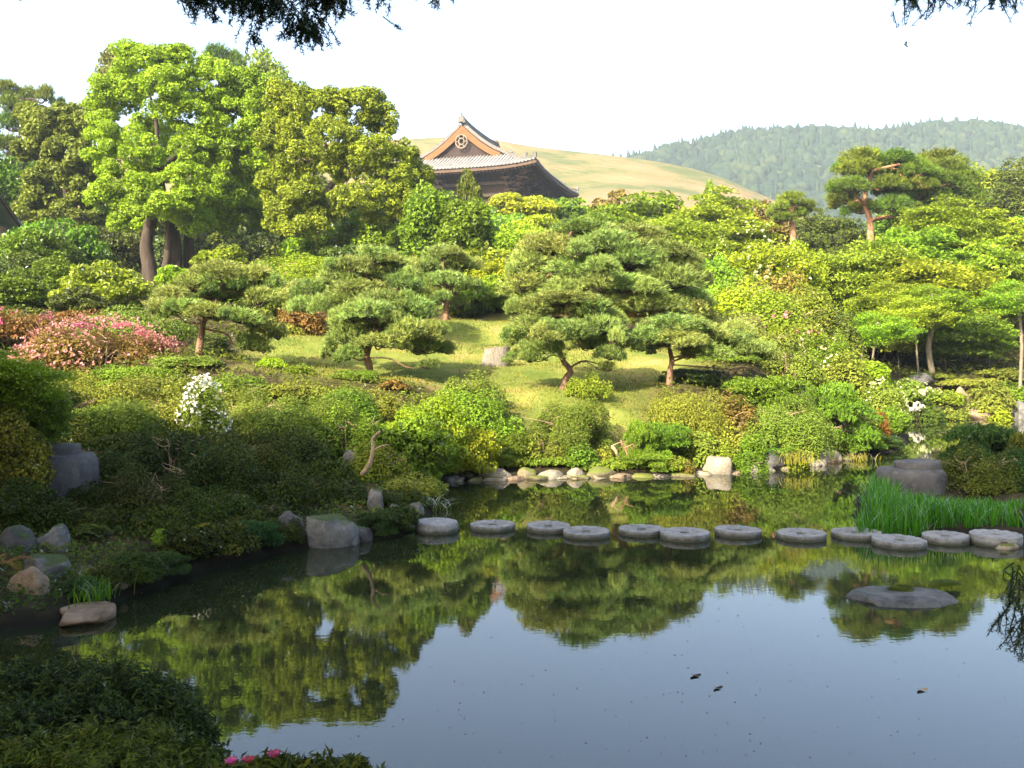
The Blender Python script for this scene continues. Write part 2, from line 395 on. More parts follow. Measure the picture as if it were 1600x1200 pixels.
# ------------------------------------------------------------------ terrain
POND = np.array([(-6.0, 4.6), (-6.6, 8.2), W(0, 985), W(60, 980), W(170, 943), W(300, 897), W(440, 862), W(560, 845), W(640, 838), W(672, 808),
                 W(684, 780), W(650, 764), W(690, 751), W(760, 749), W(900, 746), W(1060, 743), W(1130, 738), W(1230, 731), W(1310, 719),
                 W(1395, 706), W(1420, 690), W(1410, 670), W(1428, 657), W(1500, 655), W(1600, 652), (40, 56), (40, 38), W(1700, 705), W(1500, 733), W(1385, 744),
                 W(1345, 775), W(1336, 805), W(1345, 828), W(1450, 834), W(1530, 838), W(1600, 842), (12, 11.5), (11.5, 5.2), (7, 4.3), (1, 4.4)])
CTRL = []
def ctl(u, v, d): CTRL.append(P(u, v, d))
CTRL += [np.array(c, float) for c in ((0, 0, 1.1), (-5, 2, 1.15), (6, 2, 1.0), (0, -12, 1.4), (-30, -5, 1.6), (30, 0, 1.5), (13, 10, 1.0), (-9, 6, 1.1),
         (16, 20, .5), (30, 30, 1.3), (-20, 14, 1.5), (-10, 13, 1.1))]
for c in ((220, 690, 22), (60, 668, 24), (420, 706, 21), (150, 585, 30), (450, 570, 31), (578, 591, 30), (880, 603, 29.5), (1047, 597, 30.5), (775, 572, 34),
          (740, 540, 37), (697, 500, 42), (770, 503, 42.5), (480, 527, 38), (980, 540, 38), (1100, 560, 36), (810, 642, 28), (985, 642, 28), (1100, 640, 28.6),
          (1250, 640, 28), (1330, 650, 28.5), (640, 690, 22.5), (310, 555, 29.5), (235, 452, 75), (400, 440, 58), (560, 470, 48), (800, 480, 47), (1100, 500, 46), (1300, 530, 44),
          (1290, 570, 39), (1460, 592, 50), (1590, 582, 51), (1360, 570, 47), (100, 500, 45), (0, 500, 50), (-200, 520, 45), (1400, 440, 95), (1600, 470, 82),
          (1750, 560, 60), (900, 420, 70), (1150, 430, 72), (650, 430, 70), (0, 430, 80), (-300, 450, 70)):
    ctl(*c)
CTRL += [np.array(c, float) for c in ((0, 110, 17), (-70, 100, 15), (-150, 60, 9), (80, 110, 15), (150, 80, 9), (0, 160, 18), (0, 230, 19), (-120, 200, 18), (140, 200, 18),
         (-300, 300, 18), (300, 300, 18), (0, 500, 18), (-400, 0, 4), (400, 0, 4))]
CTRL = np.array(CTRL)
_e0, _e1 = POND, np.roll(POND, -1, 0)

def pond_sd(x, y):
    """signed distance to the shore, positive on land"""
    p = np.stack([x, y], -1)[..., None, :]
    d = _e1 - _e0
    t = np.clip(((p - _e0) * d).sum(-1) / (d * d).sum(-1), 0, 1)
    dist = np.linalg.norm(p - (_e0 + t[..., None] * d), axis=-1).min(-1)
    yy = y[..., None]; xx = x[..., None]
    c = ((_e0[:, 1] > yy) != (_e1[:, 1] > yy)) & (xx < (_e1[:, 0] - _e0[:, 0]) * (yy - _e0[:, 1]) / (_e1[:, 1] - _e0[:, 1] + 1e-12) + _e0[:, 0])
    inside = c.sum(-1) % 2 == 1
    return np.where(inside, -dist, dist)

def terr(x, y):
    x = np.asarray(x, float); y = np.asarray(y, float)
    sh = x.shape
    x, y = x.ravel(), y.ravel()
    z = np.empty(len(x))
    for s in range(0, len(x), 20000):
        xs, ys = x[s:s + 20000], y[s:s + 20000]
        dist2 = (xs[:, None] - CTRL[:, 0]) ** 2 + (ys[:, None] - CTRL[:, 1]) ** 2
        sc = 1 + .0008 * (CTRL[:, 0] ** 2 + CTRL[:, 1] ** 2)
        w = 1 / (dist2 / sc + .6) ** 1.6
        zc = (w * CTRL[:, 2]).sum(1) / w.sum(1)
        sd = pond_sd(xs, ys)
        p3 = np.stack([xs, ys, 0 * xs], -1)
        slope = np.interp(ys, [0, 6, 8, 17, 20.5, 23], [.5, .5, .13, .13, .30, .62])
        slope = np.where((xs > 4.5) & (ys < 27), .05, slope)
        sp_ = np.maximum(sd, 0)
        far = .08 + .17 * np.minimum(sp_, 2.0) + .75 * np.maximum(sp_ - 2.0, 0)
        bank = np.where((ys > 22.5) & (xs > -4) & (xs < 13), far, .10 + slope * sp_) + .05 * wob(p3, 1.3, 3)
        land = np.minimum(zc, bank) + .05 * wob(p3, .9, 3, 2) * np.clip(sd, 0, 1)
        wet = -.05 - np.minimum(-sd, 2.2) * .45
        z[s:s + 20000] = np.where(sd > 0, np.maximum(land, .04), wet)
    return z.reshape(sh)
def T(x, y): return float(terr(np.array([x]), np.array([y]))[0])

LAWN = [(365, 33), (430, 36), (520, 42), (700, 45), (800, 45), (1010, 42), (1130, 35), (1010, 29.5), (1030, 26), (960, 25.5), (830, 26), (760, 28.5), (640, 28.5), (560, 27.5), (400, 28)]
LAWNP = np.array([(X(u, d), d) for u, d in LAWN])
def poly_sd(poly, x, y):
    a, b = poly, np.roll(poly, -1, 0)
    p = np.stack([x, y], -1)[..., None, :]
    d = b - a
    t = np.clip(((p - a) * d).sum(-1) / (d * d).sum(-1), 0, 1)
    dist = np.linalg.norm(p - (a + t[..., None] * d), axis=-1).min(-1)
    c = ((a[:, 1] > y[..., None]) != (b[:, 1] > y[..., None])) & (x[..., None] < (b[:, 0] - a[:, 0]) * (y[..., None] - a[:, 1]) / (b[:, 1] - a[:, 1] + 1e-12) + a[:, 0])
    return np.where(c.sum(-1) % 2 == 1, dist, -dist)

def grid_axis(segs):
    out = []
    for a, b, st in segs:
        out.append(np.arange(a, b, st))
    out.append([segs[-1][1]])
    return np.concatenate(out)
gx = grid_axis([(-1100, -300, 80), (-300, -60, 12), (-60, -16, 2), (-16, 22, .28), (22, 60, 1.5), (60, 300, 12), (300, 1100, 80)])
gy = grid_axis([(-50, -6, 4), (-6, 3, .8), (3, 30, .25), (30, 62, .5), (62, 120, 3), (120, 300, 12), (300, 1000, 70)])
GX, GY = np.meshgrid(gx, gy)
GZ = terr(GX, GY)
nx, ny = len(gx), len(gy)
gv = np.stack([GX, GY, GZ], -1).reshape(-1, 3)
i, j = np.meshgrid(np.arange(ny - 1), np.arange(nx - 1), indexing='ij')
gq = np.stack([i * nx + j, i * nx + j + 1, (i + 1) * nx + j + 1, (i + 1) * nx + j], -1).reshape(-1, 4)
lawnmask = np.zeros(len(gv))
near = (gv[:, 1] > 20) & (gv[:, 1] < 52) & (abs(gv[:, 0]) < 22)
lawnmask[near] = np.clip(.5 + .6 * poly_sd(LAWNP, gv[near, 0], gv[near, 1]) + .25 * wob(gv[near], 1.2, 3, 5), 0, 1)
g = Geo(); g.add(gv, q=gq, tint=lawnmask)
m, nt, out = newmat('ground')
at = N(nt, 'ShaderNodeAttribute', attribute_name='tint')
tc = N(nt, 'ShaderNodeTexCoord')
n1 = N(nt, 'ShaderNodeTexNoise'); n1.inputs['Scale'].default_value = .55; n1.inputs['Detail'].default_value = 7; n1.inputs['Roughness'].default_value = .6
n2 = N(nt, 'ShaderNodeTexNoise'); n2.inputs['Scale'].default_value = 5; n2.inputs['Detail'].default_value = 9
for n_ in (n1, n2): nt.links.new(tc.outputs['Object'], n_.inputs['Vector'])
lawn = ramp(nt, [(.34, (.088, .120, .020)), (.50, (.135, .158, .030)), (.62, (.19, .175, .046)), (.72, (.27, .205, .08))]); nt.links.new(n1.outputs[0], lawn.inputs[0])
soil = ramp(nt, [(.3, (.018, .016, .009)), (.5, (.042, .036, .016)), (.66, (.085, .06, .026)), (.75, (.13, .075, .03))]); nt.links.new(n2.outputs[0], soil.inputs[0])
mx = N(nt, 'ShaderNodeMix', data_type='RGBA')
nt.links.new(at.outputs['Fac'], mx.inputs[0]); nt.links.new(soil.outputs[0], mx.inputs[6]); nt.links.new(lawn.outputs[0], mx.inputs[7])
sz = N(nt, 'ShaderNodeSeparateXYZ'); nt.links.new(tc.outputs['Object'], sz.inputs[0])
wr = N(nt, 'ShaderNodeMapRange'); wr.inputs[1].default_value = .05; wr.inputs[2].default_value = .32; nt.links.new(sz.outputs[2], wr.inputs[0])
wm = N(nt, 'ShaderNodeMix', data_type='RGBA'); wm.inputs[6].default_value = (.012, .011, .007, 1); nt.links.new(wr.outputs[0], wm.inputs[0]); nt.links.new(mx.outputs[2], wm.inputs[7])
mx = wm
bs = N(nt, 'ShaderNodeBsdfPrincipled'); bs.inputs['Roughness'].default_value = .95; bs.inputs['Specular IOR Level'].default_value = .1
bp = N(nt, 'ShaderNodeBump'); bp.inputs['Strength'].default_value = .6; bp.inputs['Distance'].default_value = .06
nt.links.new(n2.outputs[0], bp.inputs['Height']); nt.links.new(bp.outputs[0], bs.inputs['Normal'])
nt.links.new(mx.outputs[2], bs.inputs['Base Color']); nt.links.new(bs.outputs[0], out.inputs[0])
M['ground'] = m
tag(link('ground', g.mesh('ground', True), m), 'sloping garden ground with a pale grass lawn and brown soil', 'ground', kind='structure')

# water
wx, wy = np.meshgrid(np.linspace(-9, 42, 2), np.linspace(3, 57, 2))
g = Geo(); g.add(np.stack([wx, wy, 0 * wx], -1).reshape(-1, 3), q=[(0, 1, 3, 2)])
m, nt, out = newmat('pond_water')
tc = N(nt, 'ShaderNodeTexCoord')
mp = N(nt, 'ShaderNodeMapping'); mp.inputs['Scale'].default_value = (.8, 1.6, 1); nt.links.new(tc.outputs['Object'], mp.inputs[0])
n1 = N(nt, 'ShaderNodeTexNoise'); n1.inputs['Scale'].default_value = 1.1; n1.inputs['Detail'].default_value = 2
n2 = N(nt, 'ShaderNodeTexNoise'); n2.inputs['Scale'].default_value = 9; n2.inputs['Detail'].default_value = 2
for n_ in (n1, n2): nt.links.new(mp.outputs[0], n_.inputs['Vector'])
b1 = N(nt, 'ShaderNodeBump'); b1.inputs['Strength'].default_value = .0035; b1.inputs['Distance'].default_value = .12
b2 = N(nt, 'ShaderNodeBump'); b2.inputs['Strength'].default_value = .011; b2.inputs['Distance'].default_value = .02
nt.links.new(n1.outputs[0], b1.inputs['Height']); nt.links.new(n2.outputs[0], b2.inputs['Height']); nt.links.new(b1.outputs[0], b2.inputs['Normal'])
bs = N(nt, 'ShaderNodeBsdfPrincipled'); bs.inputs['Base Color'].default_value = (.013, .018, .007, 1); bs.inputs['Roughness'].default_value = .015; bs.inputs['IOR'].default_value = 1.66
nt.links.new(b2.outputs[0], bs.inputs['Normal']); nt.links.new(bs.outputs[0], out.inputs[0])
tag(link('pond_water', g.mesh('pond_water'), m), 'still murky green garden pond mirroring trees and sky', 'pond', kind='structure')

# ------------------------------------------------------------------ far hills
def hill(name, prof, D, front, zb, back, mat, label, nu=160, nd=60, power=1.15, rough=0.0, kx=None):
    us = np.linspace(prof[0][0], prof[-1][0], nu)
    vs = np.interp(us, [p[0] for p in prof], [p[1] for p in prof])
    k = np.ones(5) / 5
    vs = np.convolve(np.pad(vs, 2, mode='edge'), k, 'valid')
    xs = (us - 800) / F * D
    crest = CAM_H + (YH - vs) / F * D
    ys = np.concatenate([np.linspace(front, D, nd), np.linspace(D, back, 12)[1:]])
    s = np.clip((ys - front) / (D - front), 0, 1) ** power
    fall = np.where(ys > D, 1 - ((ys - D) / (back - D)) ** 1.5 * .7, 1)
    Zs = zb + (crest[None] - zb) * (s * fall)[:, None]
    Xs = np.repeat(xs[None], len(ys), 0); Ys = np.repeat(ys[:, None], nu, 1)
    p3 = np.stack([Xs, Ys, 0 * Xs], -1)
    Zs = Zs + rough * wob(p3, .02, 4, 1) * np.sin(np.clip(s, 0, 1) * math.pi)[:, None]
    g = Geo(); v = np.stack([Xs, Ys, Zs], -1).reshape(-1, 3)
    i, j = np.meshgrid(np.arange(len(ys) - 1), np.arange(nu - 1), indexing='ij')
    g.add(v, q=np.stack([i * nu + j, i * nu + j + 1, (i + 1) * nu + j + 1, (i + 1) * nu + j], -1).reshape(-1, 4))
    tag(link(name, g.mesh(name, True), mat), label, 'hill', kind='structure')
    return xs, ys, Zs

M['hill_grass'] = noise_mat('hill_grass', [(.38, (.070, .082, .02)), (.47, (.115, .108, .033)), (.55, (.20, .122, .05)), (.68, (.235, .145, .066))], scale=.045, detail=9, bump=.8, bscale=.3, dist=1.5, stretch=(.6, 1.4, 1))
hill('grass_hill', [(-300, 265), (100, 245), (400, 228), (560, 221), (640, 217), (700, 214), (760, 216), (830, 229), (900, 237), (1000, 248), (1080, 262), (1140, 281), (1180, 299), (1230, 322), (1300, 350), (1500, 400)],
     420, 250, 18, 560, M['hill_grass'], 'bare tan and green grass hill rising behind the temple roof', rough=2.0)
M['wood_floor'] = noise_mat('wood_floor', [(.3, (.03, .05, .018)), (.7, (.07, .09, .025))], scale=.05, bump=0)
fx, fy, fz = hill('forest_mountain', [(500, 330), (800, 290), (900, 268), (960, 256), (1000, 250), (1060, 233), (1130, 218), (1190, 211), (1250, 206), (1310, 207), (1370, 212), (1410, 208), (1450, 200), (1500, 198), (1550, 198), (1590, 207), (1640, 218), (1800, 250), (2100, 300)],
     900, 560, 20, 1000, M['wood_floor'], 'dark wooded mountain fading blue in the haze', rough=4.0)
ico_v, ico_f = None, None
def ico(sub):
    import bmesh
    bm = bmesh.new(); bmesh.ops.create_icosphere(bm, subdivisions=sub, radius=1)
    v = np.array([x.co[:] for x in bm.verts]); f = np.array([[y.index for y in x.verts] for x in bm.faces]); bm.free()
    return v, f
IC = {s: ico(s) for s in (1, 2, 3, 4)}
g = Geo()
r = np.random.default_rng(11)
v0, f0 = IC[2]
for k in range(6500):
    a_ = r.uniform(0, 1); b_ = r.uniform(.12, 1.0)
    u = 930 + a_ * 760
    yi = 560 + 340 * (.25 + .77 * b_)
    x = (u - 800) / F * yi
    if yi > 905: continue
    zi = np.interp(x, fx, fz[min(59, int((yi - 560) / 340 * 59))])
    if r.uniform() < .84:
        R = r.uniform(2.0, 6.2)
        v = v0 * (1 + .22 * wob(v0 * 2.2, 1, 2, k * .37)[:, None]) * np.array((R, R, R * r.uniform(.8, 1.25))) + (x, yi, zi + R * .35)
    else:
        R = r.uniform(2.2, 3.8); h = r.uniform(10, 17)
        v = v0.copy(); tz = (v[:, 2] + 1) / 2
        v[:, :2] *= ((1 - tz) * .95 + .06)[:, None] / np.maximum(np.sqrt(1 - v0[:, 2] ** 2), .35)[:, None] * np.sqrt(1 - np.minimum(v0[:, 2] ** 2, .99))[:, None]
        v = v * np.array((R, R, 1)); v[:, 2] = tz * h
        v = v + (x, yi, zi - 1)
    g.add(v, t=f0, tint=np.clip(r.uniform(0, 1) ** 1.8 * .8 + .35 * wob(np.array([[x, yi, 0.]]), .012, 3, 4)[0] + .15 * r.uniform(size=len(v)), 0, 1))
for k in range(210):                                    # the crest line
    u = 985 + k * 3.1 + r.uniform(-2, 2)
    x = (u - 800) / F * 897
    zi = np.interp(x, fx, fz[59])
    con = (r.uniform() < (.75 if u < 1230 or 1380 < u < 1480 else .18))
    if con:
        R = r.uniform(1.6, 3.2); h = r.uniform(6, 13)
        v = v0.copy(); tz = (v[:, 2] + 1) / 2
        v[:, :2] *= ((1 - tz) * 1.2 + .08)[:, None]
        v = v * np.array((R, R, 1)); v[:, 2] = tz * h
        v[:, 0] += .5 * np.sin(v[:, 2] * 3 + k)
        v = v + (x, 897, zi - 1)
    else:
        R = r.uniform(3, 5.5)
        v = v0 * (1 + .2 * wob(v0 * 2.2, 1, 2, k * .7)[:, None]) * R + (x, 897, zi + R * .1)
    g.add(v, t=f0, tint=r.uniform(0, .6))
tag(link('mountain_forest', g.mesh('mountain_forest', True), M['far_wood']), 'dense forest of far crowns and conifers covering the hazy mountain', 'forest', kind='stuff')

# ------------------------------------------------------------------ shared plant meshes
CACHE = {}
def dome_mesh(frac, seed, lump=34, asp=1.0, aspect=.55, cover=3.0, lo=-.05, up=.5):
    """clipped shrub, radius 1 and height 1, a lumpy shell of small leaves"""
    key = ('dome', frac, seed, lump, aspect, asp)
    if key in CACHE: return CACHE[key]
    r = np.random.default_rng(100 + seed)
    nl = int(2 * math.pi * cover * (.4 + .6 * asp) / (.5 * frac * frac * aspect))
    d = rdir(lump, r); d[:, 2] = np.abs(d[:, 2]) * 1.05 - .12
    d = nz(d)
    lumps = d * r.uniform(.62, .82, (lump, 1))
    lr = r.uniform(.24, .40, lump)
    idx = r.integers(0, lump, nl)
    dd = rdir(nl, r)
    pos = lumps[idx] + dd * (lr[idx] * r.uniform(.45, 1.0, nl) ** .5)[:, None]
    # keep what is outside or near the shell
    rad = np.linalg.norm(pos, axis=1)
    keep = (pos[:, 2] > .10 + .12 * r.uniform(size=nl) - .1 * (rad > .9)) & (rad > .5) & (rad < 1.08 + .06 * r.uniform(size=nl))
    pos, dd, idx, rad = pos[keep], dd[keep], idx[keep], rad[keep]
    nrm = dd * .45 + nz(pos) * .5 + np.array((0, 0, up)) + .55 * r.normal(size=pos.shape)
    lt = r.uniform(0, 1, lump)
    g = Geo()
    pos = pos * np.array((1, 1, asp))
    leaves(g, pos, nrm, frac * r.uniform(.7, 1.25, len(pos)), frac * aspect * r.uniform(.8, 1.2, len(pos)), np.clip(.4 * lt[idx] + .6 * r.uniform(size=len(pos)), 0, 1), r)
    CACHE[key] = g.mesh('shrub_foliage')
    return CACHE[key]

def stems_mesh(seed, n=11, thick=.017):
    key = ('stems', seed, n)
    if key in CACHE: return CACHE[key]
    r = np.random.default_rng(200 + seed)
    g = Geo()
    for k in range(n):
        a_ = r.uniform(0, 6.28); o = np.array((math.cos(a_), math.sin(a_), 0))
        p0 = o * r.uniform(.03, .22); p0[2] = -.12
        p1 = o * r.uniform(.2, .4) + np.array((0, 0, r.uniform(.25, .4)))
        p2 = o * r.uniform(.35, .72) + np.array((0, 0, r.uniform(.5, .75)))
        p = spline([p0, p1 + .06 * r.normal(size=3), p2], 6)
        tube(g, p, np.linspace(thick, thick * .4, 6), 5, cap=False)
        for q in range(3):
            s = p[r.integers(2, 6)]
            e = s + np.array((r.normal() * .25, r.normal() * .25, r.uniform(.08, .3)))
            tube(g, spline([s, (s + e) / 2 + .04 * r.normal(size=3), e], 4), np.linspace(thick * .5, thick * .2, 4), 4, cap=False)
    CACHE[key] = g.mesh('shrub_stems', True)
    return CACHE[key]

def juniper_mesh(seed, nt_=420):
    """low spreading juniper: tiers of feathery upswept sprays"""
    key = ('jun', seed, nt_)
    if key in CACHE: return CACHE[key]
    r = np.random.default_rng(300 + seed)
    g = Geo()
    pads = 26
    pd = nz(np.stack([r.normal(size=pads), r.normal(size=pads), np.abs(r.normal(size=pads)) * .8 + .05], 1))
    for k in range(pads):
        c = pd[k] * np.array((.72, .72, .7)) * r.uniform(.75, 1.1)
        pr = r.uniform(.26, .42)
        n = nt_ // 2
        a_ = r.uniform(0, 6.28, n); q = pr * np.sqrt(r.uniform(size=n))
        pos = c + np.stack([q * np.cos(a_), q * np.sin(a_), .10 * (1 - (q / pr) ** 2) + .03 * r.normal(size=n)], 1)
        pos = pos[pos[:, 2] > .02]
        n = len(pos)
        out_ = nz(np.stack([pos[:, 0], pos[:, 1], 0 * pos[:, 0]], 1) + .5 * r.normal(size=(n, 3)))
        ax = nz(out_ + np.array((0, 0, .55)))
        t0 = r.uniform(0, .5)
        for f in range(3):
            aa = nz(ax + .45 * r.normal(size=(n, 3)))
            nn = np.cross(aa, r.normal(size=(n, 3)))
            leaves(g, pos + aa * .03, nz(nn) + np.array((0, 0, .7)), r.uniform(.07, .12, n), .026, np.clip(t0 + .5 * r.uniform(size=n), 0, 1), r, .05, axis=aa)
    CACHE[key] = g.mesh('juniper_foliage')
    return CACHE[key]

def pad_mesh(seed, tufts=420, per=10, nl=.17, nw=.017):
    tufts0 = tufts
    """a cloud-pruned pine pad: radius 1, flat below, domed above, made of needle tufts"""
    key = ('pad', seed, tufts)
    if key in CACHE: return CACHE[key]
    r = np.random.default_rng(400 + seed)
    sub = 9 if tufts < 1000 else 20
    sc = np.stack([r.normal(size=sub), r.normal(size=sub)], 1)
    sc = sc / np.maximum(1, np.linalg.norm(sc, axis=1, keepdims=True)) * r.uniform(.25, .72, (sub, 1))
    sc[0] = 0
    sr = r.uniform(.34, .52, sub)
    idx = r.integers(0, sub, tufts)
    a_ = r.uniform(0, 6.28, tufts); q = np.sqrt(r.uniform(size=tufts))
    xy = sc[idx] + (sr[idx] * q)[:, None] * np.stack([np.cos(a_), np.sin(a_)], 1)
    rr = np.linalg.norm(xy, axis=1)
    zt = .62 * np.sqrt(np.clip(1.02 - rr ** 2, 0.02, 1)) * (.72 + .28 * np.sqrt(1 - q ** 2)) + .10 * r.normal(size=tufts)
    low = r.uniform(size=tufts) < .3
    zt = np.where(low, zt * r.uniform(.15, .6, tufts), zt)
    c = np.concatenate([xy, zt[:, None]], 1)
    g = Geo()
    tt = np.clip(.25 * r.uniform(size=sub)[idx] + r.uniform(.1, .75, tufts) - .25 * low, 0, 1)
    bd = nz(np.concatenate([xy * 1.0, np.full((tufts, 1), .75)], 1) + .2 * r.normal(size=(tufts, 3)))
    pos = np.repeat(c, per, 0); dr = nz(np.repeat(bd, per, 0) + .48 * r.normal(size=(tufts * per, 3)))
    needles(g, pos, dr, nl * r.uniform(.7, 1.2, len(pos)), nw, np.clip(np.repeat(tt, per) + .15 * r.normal(size=len(pos)), 0, 1), r)
    CACHE[key] = g.mesh('pine_needles')
    # twigs carrying the tufts
    g = Geo()
    for s in range(sub):
        e = np.array((*sc[s], .22)); m_ = e * .55 + np.array((.08 * r.normal(), .08 * r.normal(), -.04))
        tube(g, spline([(0, 0, -.02), m_, e], 5), np.linspace(.035, .016, 5), 4, cap=False)
        for w in range(4):
            t_ = c[r.choice(np.where(idx == s)[0])] if (idx == s).any() else e
            tube(g, spline([e, (e + t_) / 2 + .05 * r.normal(size=3), t_], 4), np.linspace(.014, .007, 4), 3, cap=False)
    CACHE[key + ('tw',)] = g.mesh('pine_twigs', True)
    return CACHE[key]

def crown_mesh(shape, seed, frac, nclump=70, per=90, aspect=.6, asp=1.0):
    """a broadleaf crown, radius 1, height 0..1, of separate leaf clumps"""
    key = ('crown', shape, seed, frac, nclump, per, asp)
    nclump = int(nclump * (.5 + .5 * asp) * 1.25); per = int(per * min(3.2, max(.6, (.085 / frac) ** 1.25)))
    if key in CACHE: return CACHE[key]
    r = np.random.default_rng(500 + seed)
    d = rdir(nclump, r)
    rad = r.uniform(.25, 1, nclump) ** .55
    lob = 1 + .18 * wob(d * 1.6, 1, 2, seed)
    c = d * (rad * lob)[:, None] * .80
    if shape == 'layer':
        c[:, 2] *= 1.1
    g = Geo()
    for k in range(nclump):
        rc = r.uniform(.17, .30) * (1.15 if shape == 'layer' else 1)
        n = int(per * (rc / .23) ** 2)
        dd = rdir(n, r)
        if shape == 'layer':
            tl = r.normal(size=2) * .22
            q = dd * (np.sqrt(r.uniform(size=n)) * rc * 1.25)[:, None]; q[:, 2] *= .2
            q[:, 2] += q[:, 0] * tl[0] + q[:, 1] * tl[1] - .5 * (q[:, 0] ** 2 + q[:, 1] ** 2) - .12 * np.linalg.norm(c[k, :2]) ** 2
            nn = np.array((0, 0, 1.)) + .5 * r.normal(size=(n, 3))
        else:
            q = dd * (rc * r.uniform(.45, 1, n) ** .6)[:, None]; q[:, 2] *= .8
            nn = dd * .6 + np.array((0, 0, .5)) + .6 * r.normal(size=(n, 3))
        p = c[k] + q
        leaves(g, (p * np.array((1, 1, .5)) + np.array((0, 0, .5))) * np.array((1, 1, asp)) if shape != 'layer' else np.stack([p[:, 0], p[:, 1], (c[k, 2] * .5 + .5) * asp + q[:, 2]], 1), nn, frac * r.uniform(.7, 1.3, n), frac * aspect, np.clip(.5 * r.uniform() + .5 * r.uniform(size=n), 0, 1), r)
    CACHE[key] = g.mesh('tree_crown')
    return CACHE[key]

def trunk_mesh(seed, lean=.05, fork=.45, thick=.02, nb=6):
    """unit-height trunk with limbs"""
    key = ('trunk', seed, fork, thick, lean)
    if key in CACHE: return CACHE[key]
    r = np.random.default_rng(600 + seed)
    g = Geo()
    top = np.array((lean * r.normal(), lean * r.normal(), .82))
    p = spline([(0, 0, -.06), (lean * r.normal(), lean * r.normal(), .3), (lean * r.normal(), lean * r.normal(), .55), top], 10)
    tube(g, p, np.linspace(thick, thick * .25, 10) * np.r_[1.35, np.ones(9)], 8, rough=.06, r=r)
    for k in range(nb):
        i = 4 + int(r.uniform(0, 5)); s = p[i]
        a_ = r.uniform(0, 6.28); ln = r.uniform(.10, .2)
        e = s + np.array((math.cos(a_) * ln, math.sin(a_) * ln, r.uniform(.08, .24)))
        tube(g, spline([s, (s + e) / 2 + np.array((0, 0, -.02)) + .02 * r.normal(size=3), e], 6), np.linspace(thick * .5, thick * .14, 6), 5, cap=False)
    CACHE[key] = g.mesh('tree_trunk', True)
    return CACHE[key]

def ratio(x):
    return min((.5, .8, 1.2, 1.8, 2.6), key=lambda q: abs(math.log(q / max(x, .05))))
def pickfrac(Rpx):
    f = 6.6 / max(Rpx, 8)
    return min((.20, .13, .085, .058, .042), key=lambda q: abs(math.log(q / f)))

_sh = [0]
def shrub(kind, u, d, vtop, wpx, label, mat, name='azalea_shrub', cat='shrub', group=None, depth=.85, hmin=.3, flower=None, stems='bark_pale', vbase=None, frac=None, lump=34):
    """a shrub seen wpx wide at column u, distance d, its top at row vtop"""
    _sh[0] += 1
    k = _sh[0]
    d = adj(d)
    x = X(u, d); zb = max(T(x, d), -.05) if vbase is None else Z(vbase, d)
    H = max(Z(vtop, d) - zb, hmin)
    R = wpx / 2 / F * d
    o = thing(name, label, cat, (x, d, zb), group, rotz=(k * 2.399) % 6.28)
    if kind == 'dome':
        ap = ratio(H / R)
        me = dome_mesh(frac or pickfrac(wpx / 2 * 1.3), k % 3, lump, ap)
        f = link('foliage', me, M[mat], o, (0, 0, -.10 * H), (R * 1.06, R * 1.06, H * 1.08 / ap))
        link('stems', stems_mesh(k % 3), M[stems], o, (0, 0, -.05), (R * .92, R * .92, H * .9))
    elif kind == 'juniper':
        me = juniper_mesh(k % 2)
        f = link('foliage', me, M[mat], o, (0, 0, -.03), (R, R, H * 1.1))
        link('stems', stems_mesh(k % 3), M['bark_dark'], o, (0, 0, -.05), (R, R, H * .8))
    else:
        ap = ratio(H / R)
        me = crown_mesh(kind, k % 3, frac or pickfrac(wpx / 2), 80, 110, asp=ap)
        f = link('foliage', me, M[mat], o, (0, 0, -0.05 * H), (R * 1.08, R * 1.08, H * 1.04 / ap))
        link('stems', stems_mesh(k % 3), M['bark_dark'], o, (0, 0, -.05), (R * .6, R * .6, H * .7))
    if flower:
        fm, amount, fsz = flower
        ap = ratio(H / R)
        o_ = link('blossoms', blossom_mesh(k % 2, amount, fsz, asp=ap), M[fm], o, (0, 0, -.08 * H), (R * 1.06, R * 1.06, H * 1.1 / ap))
    return o

def blossom_mesh(seed, n, sz, zmin=.25, asp=1.0):
    key = ('blos', seed, n, sz, asp)
    if key in CACHE: return CACHE[key]
    r = np.random.default_rng(700 + seed)
    c = rdir(max(6, n // 14), r); c[:, 2] = np.abs(c[:, 2]) * .9 + zmin * .5
    c = nz(c)
    p = c[r.integers(0, len(c), n)] + .17 * r.normal(size=(n, 3))
    p = nz(p) * r.uniform(.93, 1.06, (n, 1))
    p = p[p[:, 2] > .12]
    nn = nz(p); p = p * np.array((1, 1, asp))
    g = Geo()
    for f in range(3):
        leaves(g, p + sz * .3 * r.normal(size=p.shape), nn + .8 * r.normal(size=p.shape), sz, sz * .8, r.uniform(size=len(p)), r, .1)
    CACHE[key] = g.mesh('blossoms')
    return CACHE[key]

